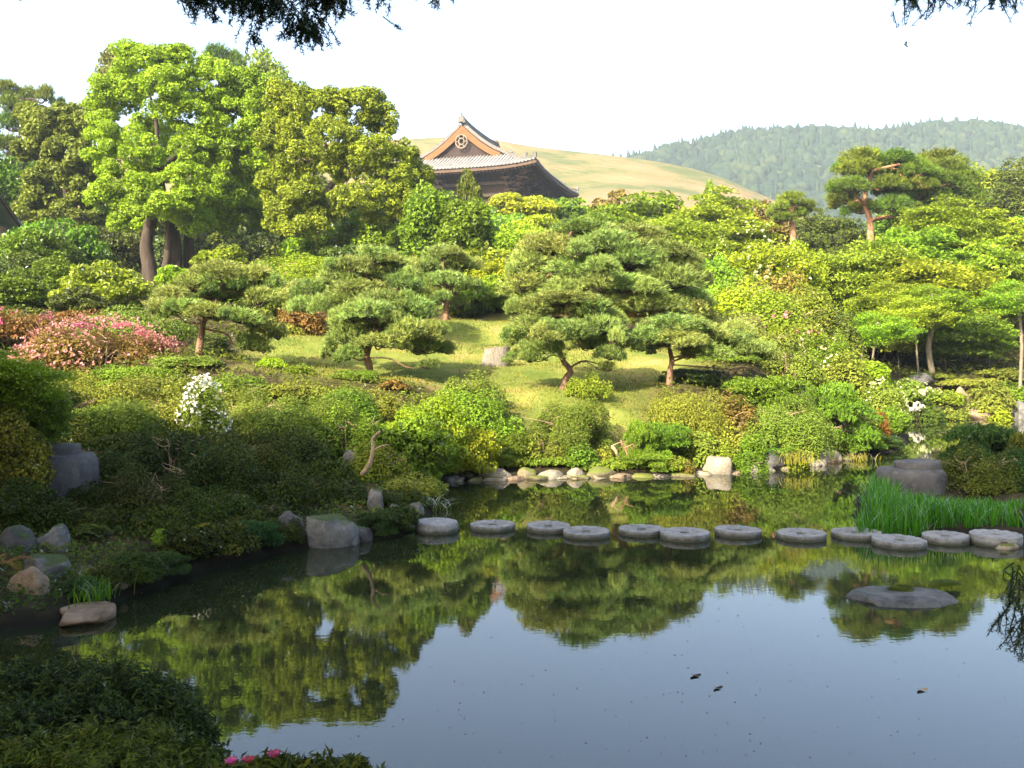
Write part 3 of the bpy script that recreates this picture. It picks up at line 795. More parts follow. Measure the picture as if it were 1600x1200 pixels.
_tr = [0]
def tree(shape, u, d, vtop, wpx, label, mat, name='maple_tree', cat='tree', group=None, cb=.3, barkm='bark_grey', thick=.016, lean=.05, frac=None, vbase=None, nclump=80, per=100, hpx=None, seed=None):
    """a tree at column u, distance d: crown wpx wide, top at vtop, crown base at fraction cb of its height"""
    _tr[0] += 1
    k = _tr[0] if seed is None else seed
    x = X(u, d); zb = T(x, d) if vbase is None else Z(vbase, d)
    zb = min(zb, Z(vtop, d) - 1.0)
    H = Z(vtop, d) - zb
    R = wpx / 2 / F * d
    o = thing(name, label, cat, (x, d, zb), group, rotz=(k * 1.7) % 6.28)
    if hpx: cb = max(.02, 1 - hpx / F * d / H)
    link('trunk', trunk_mesh(k % 4, lean, .45, thick), M[barkm], o, (0, 0, 0), (min(H, R * 2.2), min(H, R * 2.2), H))
    ch = (1 - cb) * H * 1.03
    ap = ratio(ch / R)
    link('crown', crown_mesh(shape, k % 3, frac or pickfrac(wpx / 2), nclump, per, asp=ap), M[mat], o, (0, 0, cb * H), (R * 1.05, R * 1.05, ch / ap))
    return o
# ------------------------------------------------------------------ the great gate hall behind the trees
def build_temple():
    ux = nz(np.array((.96, -.28))); uy = np.array((-ux[1], ux[0]))
    C = np.array((X(838, 150), 150.)) - ux * 15
    O = C + uy * 16.5                      # centre of the hall
    zE = 36.3
    root = thing('temple_gate_hall', 'great wooden temple hall with grey tiled hip and gable roof and orange bargeboards', 'temple', (O[0], O[1], 14.9), rotz=math.atan2(ux[1], ux[0]))
    zo = -17.0
    prof_x = np.array([0, 1.5, 3, 4.5, 6, 8, 10, 12, 13.5, 15.0])
    prof_z = np.array([45.2, 43.8, 42.5, 41.4, 40.5, 39.6, 38.5, 37.5, 36.85, 36.3]) + zo
    EX, EY, GY_ = 15.0, 16.5, 9.5
    def pz(x): return np.interp(np.abs(x), prof_x, prof_z)
    def lift(x, y):                        # upturned corners
        return .85 * (np.clip(np.abs(x) / EX, 0, 1) ** 4) * (np.clip(np.abs(y) / EY, 0, 1) ** 4)
    # height at a plan point: main slopes over the gable part, hips outside
    def H(x, y):
        ax, ay = abs(x), abs(y)
        ex = EX - ax; ey = EY - ay
        if ay <= GY_ or ex <= ey: return float(pz(x) + lift(x, y))
        return float(pz(EX - ey) + lift(x, y))
    g = Geo()
    # two long slopes
    for s in (-1, 1):
        xs = np.concatenate([np.linspace(0, 8, 9), np.linspace(8, 15, 9)[1:]])
        rows = []
        for x in xs:
            yl = 10.1 if x <= 8 else GY_ + (x - 8)
            if x == 8: yl = 9.5
            ys = np.linspace(-yl, yl, 25)
            rows.append([(s * x, y, pz(x) + lift(x, y)) for y in ys])
        v = np.array(rows).reshape(-1, 3); n = 25
        q = [(i * n + j, i * n + j + 1, (i + 1) * n + j + 1, (i + 1) * n + j) for i in range(len(xs) - 1) for j in range(n - 1)]
        g.add(v, q=q)
        g.add(v - (0, 0, .45), q=[t[::-1] for t in q])
    # two end skirts below the gables
    for s in (-1, 1):
        rows = []
        for t in np.linspace(0, 7, 9):
            hw = 8 + t
            rows.append([(x, s * (GY_ + t), pz(8 + t) + lift(x, GY_ + t)) for x in np.linspace(-hw, hw, 25)])
        v = np.array(rows).reshape(-1, 3); n = 25
        q = [(i * n + j, i * n + j + 1, (i + 1) * n + j + 1, (i + 1) * n + j) for i in range(8) for j in range(n - 1)]
        g.add(v, q=q)
        g.add(v - (0, 0, .45), q=[t_[::-1] for t_ in q])
    roof = link('roof', g.mesh('roof', True), M['tile'], root)
    # rows of round cover tiles
    g = Geo()
    def rib(p):
        tube(g, np.asarray(p) + (0, 0, .07), .19, 6, cap=True, tint=rng.uniform())
    for s in (-1, 1):
        for y in np.arange(-16.2, 16.3, .62):
            x0 = 0 if abs(y) < 10 else 8 + (abs(y) - GY_)
            if x0 > 14.6: continue
            xs = np.linspace(x0 + .1, 15.05, 9)
            rib([(s * x, y, pz(x) + lift(x, y)) for x in xs])
        for x in np.arange(-14.6, 14.7, .62):
            t0 = max(0, abs(x) - 8)
            ts = np.linspace(t0 + .02, 7.05, 6)
            rib([(x, s * (GY_ + t), pz(8 + t) + lift(x, GY_ + t)) for t in ts])
    tag(link('tile_ribs', g.mesh('tile_ribs', True), M['tile'], roof), kind='stuff')
    # ridges
    g = Geo()
    pts = [(0, y, pz(0) + .35 + .5 * (abs(y) / 10) ** 3) for y in np.linspace(-10.2, 10.2, 13)]
    for a_, b_ in zip(pts[:-1], pts[1:]): beam(g, a_, b_, .7, 1.0)
    link('main_ridge', g.mesh('main_ridge'), M['ridge_tile'], roof)
    for s in (-1, 1):
        g = Geo()
        beam(g, (0, s * 10.2, pz(0) + .4), (0, s * 10.25, pz(0) + 1.3), .75, .6)
        beam(g, (0, s * 10.2, pz(0) + 1.2), (0, s * 10.35, pz(0) + 1.9), .3, .3)
        beam(g, (-.55, s * 10.25, pz(0) + .2), (-.2, s * 10.25, pz(0) + 1.3), .4, .4)
        beam(g, (.55, s * 10.25, pz(0) + .2), (.2, s * 10.25, pz(0) + 1.3), .4, .4)
        link('ridge_end_tile', g.mesh('ridge_end_tile'), M['ridge_tile'], roof)
        for t in (-1, 1):
            # verge ridge down the gable slope
            g = Geo(); p = [(t * x, s * 9.6, pz(x) + .3) for x in np.linspace(.4, 8.6, 12)]
            for a_, b_ in zip(p[:-1], p[1:]): beam(g, a_, b_, .5, .6)
            beam(g, (t * 8.4, s * 9.6, pz(8.4) + .3), (t * 8.9, s * 9.6, pz(8.9) + 1.1), .5, .6)
            link('verge_ridge', g.mesh('verge_ridge'), M['ridge_tile'], roof)
            g = Geo(); p = [(t * (8 + q), s * (GY_ + q), pz(8 + q) + lift(8 + q, GY_ + q) + .3) for q in np.linspace(0, 6.6, 10)]
            for a_, b_ in zip(p[:-1], p[1:]): beam(g, a_, b_, .5, .6)
            e1 = p[-1]; beam(g, e1, (e1[0] + t * .15, e1[1] + s * .15, e1[2] + .8), .55, .5)
            e2 = p[6]; beam(g, e2, (e2[0] + t * .15, e2[1] + s * .15, e2[2] + 1.0), .5, .5)
            link('hip_ridge', g.mesh('hip_ridge'), M['ridge_tile'], roof)
    # gables
    for s in (-1, 1):
        g = Geo()
        xs = np.linspace(-7.8, 7.8, 15)
        v = [(x, s * 9.45, pz(7.9) - .2) for x in xs] + [(x, s * 9.45, pz(x) - .1) for x in xs]
        g.add(v, q=[(i, i + 1, i + 16, i + 15) for i in range(14)])
        gw = link('gable_wall', g.mesh('gable_wall'), M['timber_black'], root)
        for t in (-1, 1):
            g = Geo()
            xs = np.linspace(0, 6.9, 12)
            a_ = [(t * x, s * 10.15, pz(x) - .18) for x in xs]
            w = np.linspace(1.5, 1.0, 12)
            b_ = [(t * x, s * 10.15, pz(x) - .18 - ww) for x, ww in zip(xs, w)]
            c_ = [(x, y - s * .22, z) for x, y, z in a_]; d_ = [(x, y - s * .22, z) for x, y, z in b_]
            v = np.array(a_ + b_ + c_ + d_); n = 12; q = []
            for i in range(11):
                q += [(i, i + 1, n + i + 1, n + i), (2 * n + i, 3 * n + i, 3 * n + i + 1, 2 * n + i + 1), (n + i, n + i + 1, 3 * n + i + 1, 3 * n + i), (i, 2 * n + i, 2 * n + i + 1, i + 1)]
            g.add(v, q=q)
            link('bargeboard', g.mesh('bargeboard'), M['timber_orange'], root)
        # round openwork pendant under the peak
        g = Geo()
        cz = pz(0) - 3.0
        for R in (1.05, .5):
            th = np.linspace(0, 2 * math.pi, 17)
            tube(g, [(R * math.cos(q), s * 10.3, cz + R * 1.1 * math.sin(q)) for q in th], .13, 5, cap=False)
        for q in range(6):
            th = q * math.pi / 3
            beam(g, (.4 * math.cos(th), s * 10.3, cz + .44 * math.sin(th)), (1.05 * math.cos(th), s * 10.3, cz + 1.15 * math.sin(th)), .16, .14)
        link('gable_pendant', g.mesh('gable_pendant'), M['timber_pale'], root)
    # eaves: boarded soffit, fascia, rafters
    BX, BY = 9.0, 11.0
    g = Geo()
    for s in (-1, 1):
        for side in (0, 1):
            rows = []
            for f in np.linspace(0, 1, 4):
                L_ = []
                for t in np.linspace(-1, 1, 25):
                    if side == 0:
                        x = s * (BX + f * (EX - .25 - BX)); y = t * (BY + f * (EY - .25 - BY))
                    else:
                        y = s * (BY + f * (EY - .25 - BY)); x = t * (BX + f * (EX - .25 - BX))
                    L_.append((x, y, pz(15) - .55 + 1.5 * (1 - f) + lift(x, y) * f ** 2))
                rows.append(L_)
            v = np.array(rows).reshape(-1, 3)
            g.add(v, q=[(i * 25 + j, i * 25 + j + 1, (i + 1) * 25 + j + 1, (i + 1) * 25 + j) for i in range(3) for j in range(24)])
    link('soffit', g.mesh('soffit', True), M['timber_dark'], root)
    g = Geo()
    for s in (-1, 1):
        for y in np.arange(-16, 16.1, .62):
            yy = np.clip(y, -BY, BY)
            beam(g, (s * BX, yy, pz(15) + .75), (s * 14.8, y, pz(15) - .75 + lift(14.8, y)), .2, .26)
        for x in np.arange(-14.6, 14.7, .62):
            xx = np.clip(x, -BX, BX)
            beam(g, (xx, s * BY, pz(15) + .75), (x, s * 16.3, pz(15) - .75 + lift(x, 16.3)), .2, .26)
    tag(link('rafters', g.mesh('rafters'), M['timber_dark'], root), kind='stuff')
    for s in (-1, 1):
        g = Geo(); p = [(s * 14.9, y, pz(15) - .42 + lift(14.9, y)) for y in np.linspace(-16.4, 16.4, 21)]
        for a_, b_ in zip(p[:-1], p[1:]): beam(g, a_, b_, .22, .42)
        link('eave_board', g.mesh('eave_board'), M['timber_dark'], root)
        g = Geo(); p = [(x, s * 16.4, pz(15) - .42 + lift(x, 16.4)) for x in np.linspace(-14.9, 14.9, 21)]
        for a_, b_ in zip(p[:-1], p[1:]): beam(g, a_, b_, .22, .42)
        link('eave_board', g.mesh('eave_board'), M['timber_dark'], root)
    # body
    g = Geo(); box(g, (-BX + .3, -BY + .3, -4), (BX - .3, BY - .3, pz(15) + 1.2))
    link('wall', g.mesh('wall'), M['timber_dark'], root)
    gb = None
    colm = None
    zt = pz(15) - .2
    for s in (-1, 1):
        for x in np.linspace(-BX, BX, 4):
            g = Geo(); tube(g, [(x, s * BY, -3), (x, s * BY, zt)], .5, 10)
            link('column', g.mesh('column', True), M['timber_dark'], root)
        for y in np.linspace(-BY, BY, 6)[1:-1]:
            g = Geo(); tube(g, [(s * BX, y, -3), (s * BX, y, zt)], .5, 10)
            link('column', g.mesh('column', True), M['timber_dark'], root)
        for zz, mt in ((-1.6, 'timber_pale'), (-3.6, 'timber_pale'), (-6.0, 'timber_pale')):
            g = Geo(); beam(g, (-BX - 1.1, s * (BY + .35), zt + zz), (BX + 1.1, s * (BY + .35), zt + zz), .3, .5)
            link('tie_beam', g.mesh('tie_beam'), M[mt], root)
            g = Geo(); beam(g, (s * (BX + .35), -BY - 1.1, zt + zz + .02), (s * (BX + .35), BY + 1.1, zt + zz + .02), .3, .5)
            link('tie_beam', g.mesh('tie_beam'), M[mt], root)
    def bracket(x, y, dx, dy):
        g = Geo()
        for k in range(4):
            ln = 1.1 + k * 1.05
            z = zt - 3.3 + k * .82
            beam(g, (x, y, z), (x + dx * ln, y + dy * ln, z + .05), .3, .34)
            beam(g, (x + dx * ln - dy * .9, y + dy * ln + dx * .9, z + .38), (x + dx * ln + dy * .9, y + dy * ln - dx * .9, z + .38), .26, .28)
            box(g, (x + dx * ln - .22, y + dy * ln - .22, z + .1), (x + dx * ln + .22, y + dy * ln + .22, z + .32))
        link('bracket', g.mesh('bracket'), M['timber_dark'], root)
    for s in (-1, 1):
        for x in np.linspace(-BX, BX, 4): bracket(x, s * BY, 0, s)
        for y in np.linspace(-BY, BY, 6): bracket(s * BX, y, s, 0)
        for t in (-1, 1): bracket(s * BX, t * BY, s * .707 * 1.25, t * .707 * 1.25)
build_temple()

def corner_house():
    d = 62
    x1 = X(14, d)
    root = thing('garden_house', 'corner of a small house with pale green copper roof behind the left trees', 'house', (x1 - 5.6, d + 3, Z(430, d)))
    zr = Z(330, d) - Z(430, d)
    g = Geo(); box(g, (-3, -2.6, -3), (2.4, 2.6, zr - .3))
    link('wall', g.mesh('wall'), M['bark_pale'], root)
    g = Geo()
    for s in (-1, 1):
        v = [(-4, 0, zr + 1.9), (3.1, 0, zr + 1.9), (3.3, s * 3.4, zr - .15), (-4, s * 3.4, zr - .15)]
        v = np.array(v); v2 = v - (0, 0, .18)
        g.add(np.concatenate([v, v2]), q=[(0, 1, 2, 3), (7, 6, 5, 4), (0, 4, 5, 1), (1, 5, 6, 2), (2, 6, 7, 3)])
    link('roof', g.mesh('roof'), M['copper'], root)
    g = Geo(); beam(g, (3.15, 0, zr + 1.75), (3.2, -3.3, zr - .3), .12, .3); beam(g, (3.15, 0, zr + 1.75), (3.2, 3.3, zr - .3), .12, .3)
    link('bargeboard', g.mesh('bargeboard'), M['timber_dark'], root)
corner_house()

# ------------------------------------------------------------------ cloud-pruned pines
def pine(label, path, r0, pads, name='pine_tree', group='pruned pines on the lawn mound', mat='pine', barkm='bark_pine', base=None, big=False, sub=None):
    """path: (u,v,d) along the trunk; pads: (u, v_bottom, width px, height px, depth offset)"""
    if name == 'red_pine_tree': path = [(u, v, d * .82) for u, v, d in path]; r0 *= .82
    p0 = P(*path[0])
    p0[2] = min(p0[2], T(p0[0], p0[1]))
    root = thing(name, label, 'pine tree', p0, group)
    pts = np.array([P(*q) for q in path]); pts[0] = p0 - (0, 0, .1)
    sp = spline(pts, 16) - p0
    g = Geo()
    tube(g, sp, np.linspace(r0, r0 * .42, 16) * np.r_[1.35, 1.12, np.ones(14)], 9, rough=.07)
    tr = link('trunk', g.mesh('trunk', True), M[barkm], root)
    d0 = path[0][2]
    more = []
    for (u, v, w, h, dz) in pads:
        for _ in range(2 if w > 60 else 1):
            s = rng.choice((-1, 1))
            more.append((u + s * w * rng.uniform(.2, .42), v + h * rng.uniform(-.3, .4), w * rng.uniform(.3, .5), h * rng.uniform(.55, .85), dz + rng.uniform(-.5, .5) * w / F * d0))
    nmain = len(pads)
    for k, (u, v, w, h, dz) in enumerate(list(pads) + more):
        d = d0 + dz
        c = P(u, v, d) - p0
        R = w / 2 / F * d; Hh = h / F * d
        # branch from the trunk to the pad
        i = int(np.argmin(np.linalg.norm(sp[5:] - c - (0, 0, .25), axis=1))) + 5
        i = max(5, min(15, i - 1))
        s = sp[i]; e = c + (0, 0, Hh * .12)
        L_ = np.linalg.norm(e - s)
        if L_ > .15 and k < nmain:
            m1 = s + (e - s) * .4 + rng.normal(size=3) * L_ * .07 + (0, 0, .06 * L_)
            m2 = s + (e - s) * .75 + rng.normal(size=3) * L_ * .06 - (0, 0, .05 * L_)
            g = Geo(); br = r0 * .42 * min(1, .45 + R * .35)
            tube(g, spline([s, m1, m2, e], 9), np.linspace(br, br * .35, 9), 6, rough=.06, cap=False)
            link('branch', g.mesh('branch', True), M[barkm], root)
        sd = int(rng.integers(0, 3)); tf = 1000 if w > 105 else 450
        me = pad_mesh(sd, tf, 8, .23 if tf == 450 else .165, .030 if tf == 450 else .021)
        o = link('needle_pad', me, M[mat], root, c, (R * 1.0, R * .9, Hh * rng.uniform(1.1, 1.4)), (rng.normal() * .10, rng.normal() * .10, rng.uniform(0, 6.28)))
        link('twigs', CACHE[('pad', sd, tf, 'tw')], M['bark_dark'], o)
    return root

# left-front pine on the lawn
pine('front pine with a straight trunk and long low arms left of the tree stump',
     [(578, 592, 30), (577, 572, 30), (573, 552, 30), (585, 520, 30.1), (597, 490, 30.2), (600, 470, 30.2)], .14,
     [(600, 487, 120, 34, .3), (555, 505, 84, 30, -.3), (650, 503, 96, 34, .2), (602, 522, 130, 36, .9), (545, 540, 74, 32, -.5), (672, 530, 62, 30, -.3),
      (546, 562, 60, 24, -.9), (668, 552, 70, 24, .1), (600, 543, 96, 24, -1.1), (640, 528, 84, 28, -.9), (578, 500, 90, 30, -1.1), (515, 556, 34, 16, -.4), (668, 576, 40, 14, -.8), (700, 548, 30, 14, .2)])
pine('pine standing just behind the front pine on the left of the lawn',
     [(560, 545, 36.5), (556, 510, 36.5), (565, 470, 36.4), (572, 430, 36.4), (575, 410, 36.4)], .13,
     [(590, 412, 90, 24, 0), (545, 424, 76, 24, -.5), (622, 428, 70, 26, .2), (575, 440, 110, 28, .8), (520, 446, 60, 26, -.2), (490, 462, 74, 26, .3), (560, 462, 110, 28, -.8), (625, 455, 84, 28, -.3), (530, 484, 96, 28, -.9), (480, 488, 64, 24, -.1), (600, 478, 90, 26, .8), (655, 470, 50, 22, .3)])
pine('leaning pine beside the pink azalea at the left end of the lawn',
     [(310, 555, 29.5), (314, 530, 29.5), (318, 505, 29.5), (330, 480, 29.4), (345, 455, 29.4), (350, 440, 29.4)], .12,
     [(345, 437, 110, 26, 0), (300, 455, 84, 26, -.4), (395, 445, 84, 30, .3), (255, 487, 84, 22, -.3), (345, 470, 130, 28, .7), (290, 492, 80, 24, -.8), (405, 478, 74, 28, -.3), (375, 505, 84, 26, -.5), (412, 520, 66, 30, .2), (330, 497, 80, 24, -1), (395, 548, 64, 28, .4), (268, 470, 64, 22, .5)])
pine('slim upright pine standing alone at the back edge of the lawn',
     [(697, 501, 42), (697, 480, 42), (700, 462, 42), (703, 445, 42), (694, 425, 42), (692, 405, 42)], .15,
     [(690, 406, 84, 24, 0), (665, 425, 62, 20, -.4), (718, 424, 64, 24, .3), (690, 432, 90, 22, .7), (650, 452, 76, 26, -.4), (728, 452, 54, 20, .2), (700, 448, 70, 24, -.9), (672, 474, 80, 24, -.5), (722, 480, 40, 18, .4)])
pine('largest pine in the middle with wide tiers spreading over the lawn',
     [(960, 546, 38.5), (955, 520, 38.4), (972, 500, 38.3), (985, 475, 38.2), (975, 440, 38.2), (960, 400, 38.3), (935, 365, 38.4), (925, 350, 38.4)], .24,
     [(910, 372, 130, 30, .2), (985, 376, 120, 26, .9), (860, 398, 120, 32, -.3), (940, 400, 140, 34, -.8), (1040, 402, 130, 26, .3), (830, 428, 110, 34, 0), (905, 432, 140, 34, -1.1), (985, 420, 120, 30, -.6), (1060, 430, 84, 30, .5), (1040, 452, 140, 34, -.8),
      (820, 456, 104, 30, -.6), (890, 462, 130, 30, -1.6), (965, 458, 140, 34, -1.4), (1060, 474, 110, 32, -.1), (930, 488, 120, 32, -1.3), (1015, 490, 140, 36, -1.2), (1075, 500, 84, 32, -.5), (880, 492, 84, 28, .6), (1085, 446, 60, 24, 1.0), (950, 432, 110, 28, 1.2), (1020, 428, 110, 28, 1.5)], )
pine('front pine with a curved trunk to the right of the tree stump',
     [(880, 606, 29.5), (884, 592, 29.5), (892, 580, 29.4), (880, 564, 29.4), (874, 545, 29.4), (878, 520, 29.5), (885, 495, 29.5), (888, 475, 29.5)], .12,
     [(880, 478, 150, 26, .2), (835, 492, 84, 28, -.2), (925, 494, 90, 28, .1), (880, 505, 140, 30, .8), (835, 520, 90, 30, -.5), (935, 523, 84, 32, -.4), (885, 530, 120, 28, -1.0), (815, 536, 64, 22, .2), (850, 552, 84, 24, -.7), (925, 545, 74, 26, .6), (828, 566, 56, 20, -.3), (960, 532, 50, 24, .1), (955, 562, 60, 22, -.6), (950, 580, 30, 16, -.5), (812, 562, 50, 16, .3)])
pine('low flat-topped pine on the right end of the lawn',
     [(1046, 597, 30.5), (1047, 580, 30.5), (1050, 565, 30.5), (1047, 548, 30.5), (1046, 535, 30.5), (1048, 522, 30.6)], .11,
     [(1050, 520, 140, 26, 0), (1010, 535, 84, 24, -.3), (1095, 532, 96, 26, .2), (1050, 541, 120, 26, -.7), (1135, 540, 84, 26, .3), (1165, 555, 74, 26, .2), (1105, 555, 84, 24, -.4), (1006, 548, 50, 16, .3), (1150, 528, 70, 24, .9), (1195, 562, 50, 24, .6)])
# red pines far right
pine('tall red pine with a forked pinkish trunk and flat crown against the mountain',
     [(1360, 400, 92), (1360, 365, 92), (1358, 340, 92), (1350, 312, 92), (1358, 285, 92), (1365, 258, 92)], .38,
     [(1345, 256, 84, 22, 0), (1400, 262, 96, 26, 1), (1325, 275, 56, 22, -1), (1372, 278, 90, 26, 2), (1440, 275, 64, 22, 0), (1330, 300, 74, 22, -2), (1415, 300, 74, 24, 0), (1320, 318, 70, 26, 2), (1395, 330, 64, 22, -1), (1440, 312, 60, 22, 2), (1480, 268, 60, 22, 1), (1480, 290, 64, 22, 0), (1350, 268, 60, 20, -1), (1385, 298, 70, 22, -1), (1345, 334, 60, 20, 1), (1430, 340, 64, 22, 1)],
     name='red_pine_tree', group='red pines below the mountain', mat='pine_dark', barkm='bark_red')
pine('small red pine with an orange trunk and umbrella crown left of the tall one',
     [(1240, 378, 88), (1239, 362, 88), (1238, 350, 88), (1236, 335, 88), (1240, 320, 88)], .34,
     [(1240, 322, 60, 20, 0), (1218, 332, 40, 18, -1), (1262, 330, 40, 18, 1), (1240, 340, 60, 16, 1), (1225, 346, 40, 14, -1)],
     name='red_pine_tree', group='red pines below the mountain', mat='pine_dark', barkm='bark_red')
pine('dark red pine with layered crown behind the tall forked one',
     [(1445, 390, 100), (1448, 345, 100), (1455, 300, 100), (1460, 270, 100), (1465, 255, 100)], .6,
     [(1465, 258, 90, 22, 0), (1440, 268, 60, 22, -1), (1490, 272, 70, 24, 1), (1460, 285, 96, 28, 2), (1510, 290, 64, 24, 0), (1440, 300, 70, 24, -1), (1490, 310, 90, 28, 1), (1455, 330, 96, 30, 0), (1520, 320, 64, 26, 1)],
     name='red_pine_tree', group='red pines below the mountain', mat='pine_dark', barkm='bark_red')
pine('dark cloud-pruned pine at the far left edge behind the amber tree',
     [(30, 330, 92), (32, 280, 92), (35, 230, 92), (34, 180, 92), (36, 150, 92)], .5,
     [(8, 150, 50, 26, 0), (72, 158, 30, 24, 0), (45, 160, 44, 22, 1), (22, 175, 60, 26, 0), (95, 170, 22, 16, 1), (20, 205, 70, 26, 0), (15, 235, 66, 26, -1), (60, 195, 50, 24, 2), (30, 262, 70, 28, 1)],
     name='pine_tree', group=None, mat='pine_dark', barkm='bark_dark')
pine('dark pine crown peeping over the top of the bright camphor tree',
     [(345, 330, 112), (345, 200, 112), (345, 130, 112), (348, 95, 112)], .5,
     [(340, 100, 56, 26, 0), (365, 108, 50, 24, 1), (330, 116, 50, 22, -1), (352, 122, 70, 26, 0), (376, 122, 36, 20, 1)],
     name='pine_tree', group=None, mat='pine_dark', barkm='bark_dark')

# ------------------------------------------------------------------ the two great camphor trees
def lobes_tree(label, mat, trunks, lobes, d0, frac_px=4.7, name='camphor_tree', barkm='bark_dark', dens=1.0, seed=1):
    r = np.random.default_rng(seed)
    d0 *= .82; trunks = [([(u, v, d * .82) for u, v, d in pa], ra * .58) for pa, ra in trunks]
    p0 = P(*trunks[0][0][0]); p0[2] = T(p0[0], p0[1])
    root = thing(name, label, 'tree', p0)
    for path, rad in trunks:
        g = Geo(); pts = np.array([P(*q) for q in path])
        if len(path) > 2 and path[0][1] > 380: pts[0, 2] = min(pts[0, 2], T(pts[0, 0], pts[0, 1]) - .3)
        tube(g, spline(pts, 14) - p0, np.linspace(rad, rad * .35, 14) * np.r_[1.25, np.ones(13)], 9, rough=.06, r=r)
        link('trunk' if path[0][1] > 380 else 'limb', g.mesh('trunk', True), M[barkm], root)
    g = Geo()
    for (u, v, rx, ry, dz) in lobes:
        d = d0 + dz
        c = P(u, v, d); Rx = rx / F * d; Rz = ry / F * d
        nc = int(54 * dens * (rx * ry / 2500)) + 8
        dd = rdir(nc, r)
        cc = c + dd * np.array((Rx, Rx * .9, Rz)) * (r.uniform(.3, 1, (nc, 1)) ** .5) * .86
        for k in range(nc):
            rc = r.uniform(.7, 1.2) * 12 / F * d
            n = int(160 * dens * (rc / (13 / F * d)) ** 2)
            di = rdir(n, r)
            q = cc[k] + di * (rc * r.uniform(.5, 1, n) ** .6)[:, None] * np.array((1, 1, .75))
            nn = di * .6 + np.array((0, -.1, .5)) + .55 * r.normal(size=(n, 3))
            L_ = frac_px / F * d * r.uniform(.7, 1.35, n)
            leaves(g, q - p0, nn, L_, L_ * .62, np.clip(.5 * r.uniform() + .5 * r.uniform(size=n), 0, 1), r)
    link('crown', g.mesh('crown'), M[mat], root)
    return root

lobes_tree('tall camphor tree with brilliant yellow-green crown and clustered dark trunks', 'camphor_bright',
    [([(238, 455, 76), (234, 420, 76), (228, 380, 76), (240, 330, 76), (246, 280, 76), (240, 220, 76)], 1.0), ([(250, 450, 76.5), (262, 400, 76.5), (262, 340, 76.5), (250, 260, 76.5)], .6),
     ([(275, 430, 78), (276, 380, 78), (268, 330, 78), (285, 270, 78)], .7), ([(296, 428, 79), (295, 380, 79), (296, 330, 79), (310, 250, 79)], .75),
     ([(246, 280, 76), (225, 250, 76), (195, 225, 75)], .35), ([(250, 270, 76), (300, 215, 77), (340, 180, 77)], .4), ([(243, 240, 76), (245, 200, 76), (235, 150, 76)], .35)],
    [(225, 105, 62, 36, 0), (290, 110, 60, 34, 1), (180, 140, 48, 40, 0), (250, 140, 66, 36, -1), (335, 135, 56, 40, 1), (390, 140, 48, 40, 2), (160, 195, 30, 34, 0), (300, 180, 60, 42, 0), (370, 190, 60, 46, 1), (425, 180, 40, 50, 3),
     (190, 215, 58, 22, -1), (165, 240, 32, 22, 0), (230, 235, 46, 24, -3), (320, 240, 62, 44, 0), (395, 245, 55, 40, 2), (195, 275, 48, 30, -1), (290, 285, 34, 40, -4), (330, 300, 52, 40, 0), (395, 300, 46, 36, 3), (170, 310, 40, 24, 0), (230, 320, 46, 22, -3), (300, 340, 34, 28, -2), (205, 345, 40, 18, 0), (152, 165, 18, 22, 0), (200, 82, 26, 16, 0), (268, 82, 30, 14, 0), (225, 190, 26, 18, 5), (278, 215, 40, 26, 4), (345, 235, 40, 30, 4), (262, 262, 34, 26, 3), (225, 288, 34, 24, -4), (262, 318, 36, 24, -5), (350, 345, 34, 22, 3), (415, 345, 36, 22, 5)],
    77, seed=21)
lobes_tree('camphor tree with amber-tinged crown and leaning trunks right of the brilliant one', 'camphor_amber',
    [([(446, 412, 83), (452, 380, 83), (470, 345, 83), (500, 310, 83), (525, 280, 83), (535, 250, 83)], .75), ([(455, 408, 84), (440, 350, 84), (432, 300, 84), (440, 240, 84)], .6),
     ([(525, 285, 83), (560, 270, 82), (585, 262, 82)], .3), ([(500, 310, 83), (540, 320, 82), (580, 310, 82)], .3), ([(535, 250, 83), (530, 215, 82), (560, 190, 82)], .3), ([(438, 290, 84), (470, 230, 83), (480, 190, 83)], .35)],
    [(490, 175, 50, 38, 0), (560, 168, 52, 34, 0), (595, 195, 26, 36, 0), (450, 185, 34, 44, 2), (520, 215, 60, 34, -1), (580, 235, 40, 28, -2), (625, 250, 32, 36, 0), (465, 245, 40, 34, 1), (540, 262, 46, 26, 0), (610, 280, 46, 34, -1), (465, 295, 36, 30, 1), (650, 280, 26, 34, 1), (560, 305, 50, 24, -2), (640, 315, 42, 28, -1), (510, 325, 40, 22, 2), (665, 325, 24, 30, 0), (430, 290, 30, 40, 4), (530, 150, 26, 16, 0), (590, 160, 22, 22, 0), (480, 150, 26, 14, 1), (440, 150, 30, 26, 2), (430, 215, 34, 34, 1), (440, 335, 34, 26, 2), (600, 335, 40, 20, 0), (480, 355, 36, 18, 1)],
    72, frac_px=4.7, seed=22)
lobes_tree('amber-brown tree with soft crown left of the camphor', 'amber_tree',
    [([(110, 430, 90), (112, 380, 90), (105, 320, 90), (100, 260, 90), (100, 220, 90)], .6)],
    [(80, 190, 42, 34, 0), (120, 195, 34, 34, 0), (60, 230, 40, 34, 1), (110, 245, 46, 40, -1), (85, 290, 50, 40, 0), (135, 290, 40, 40, 0), (60, 330, 40, 36, 0), (110, 350, 60, 40, 0), (150, 350, 40, 40, 2), (45, 180, 24, 20, 2)],
    90, frac_px=6.0, name='broadleaf_tree', seed=23)
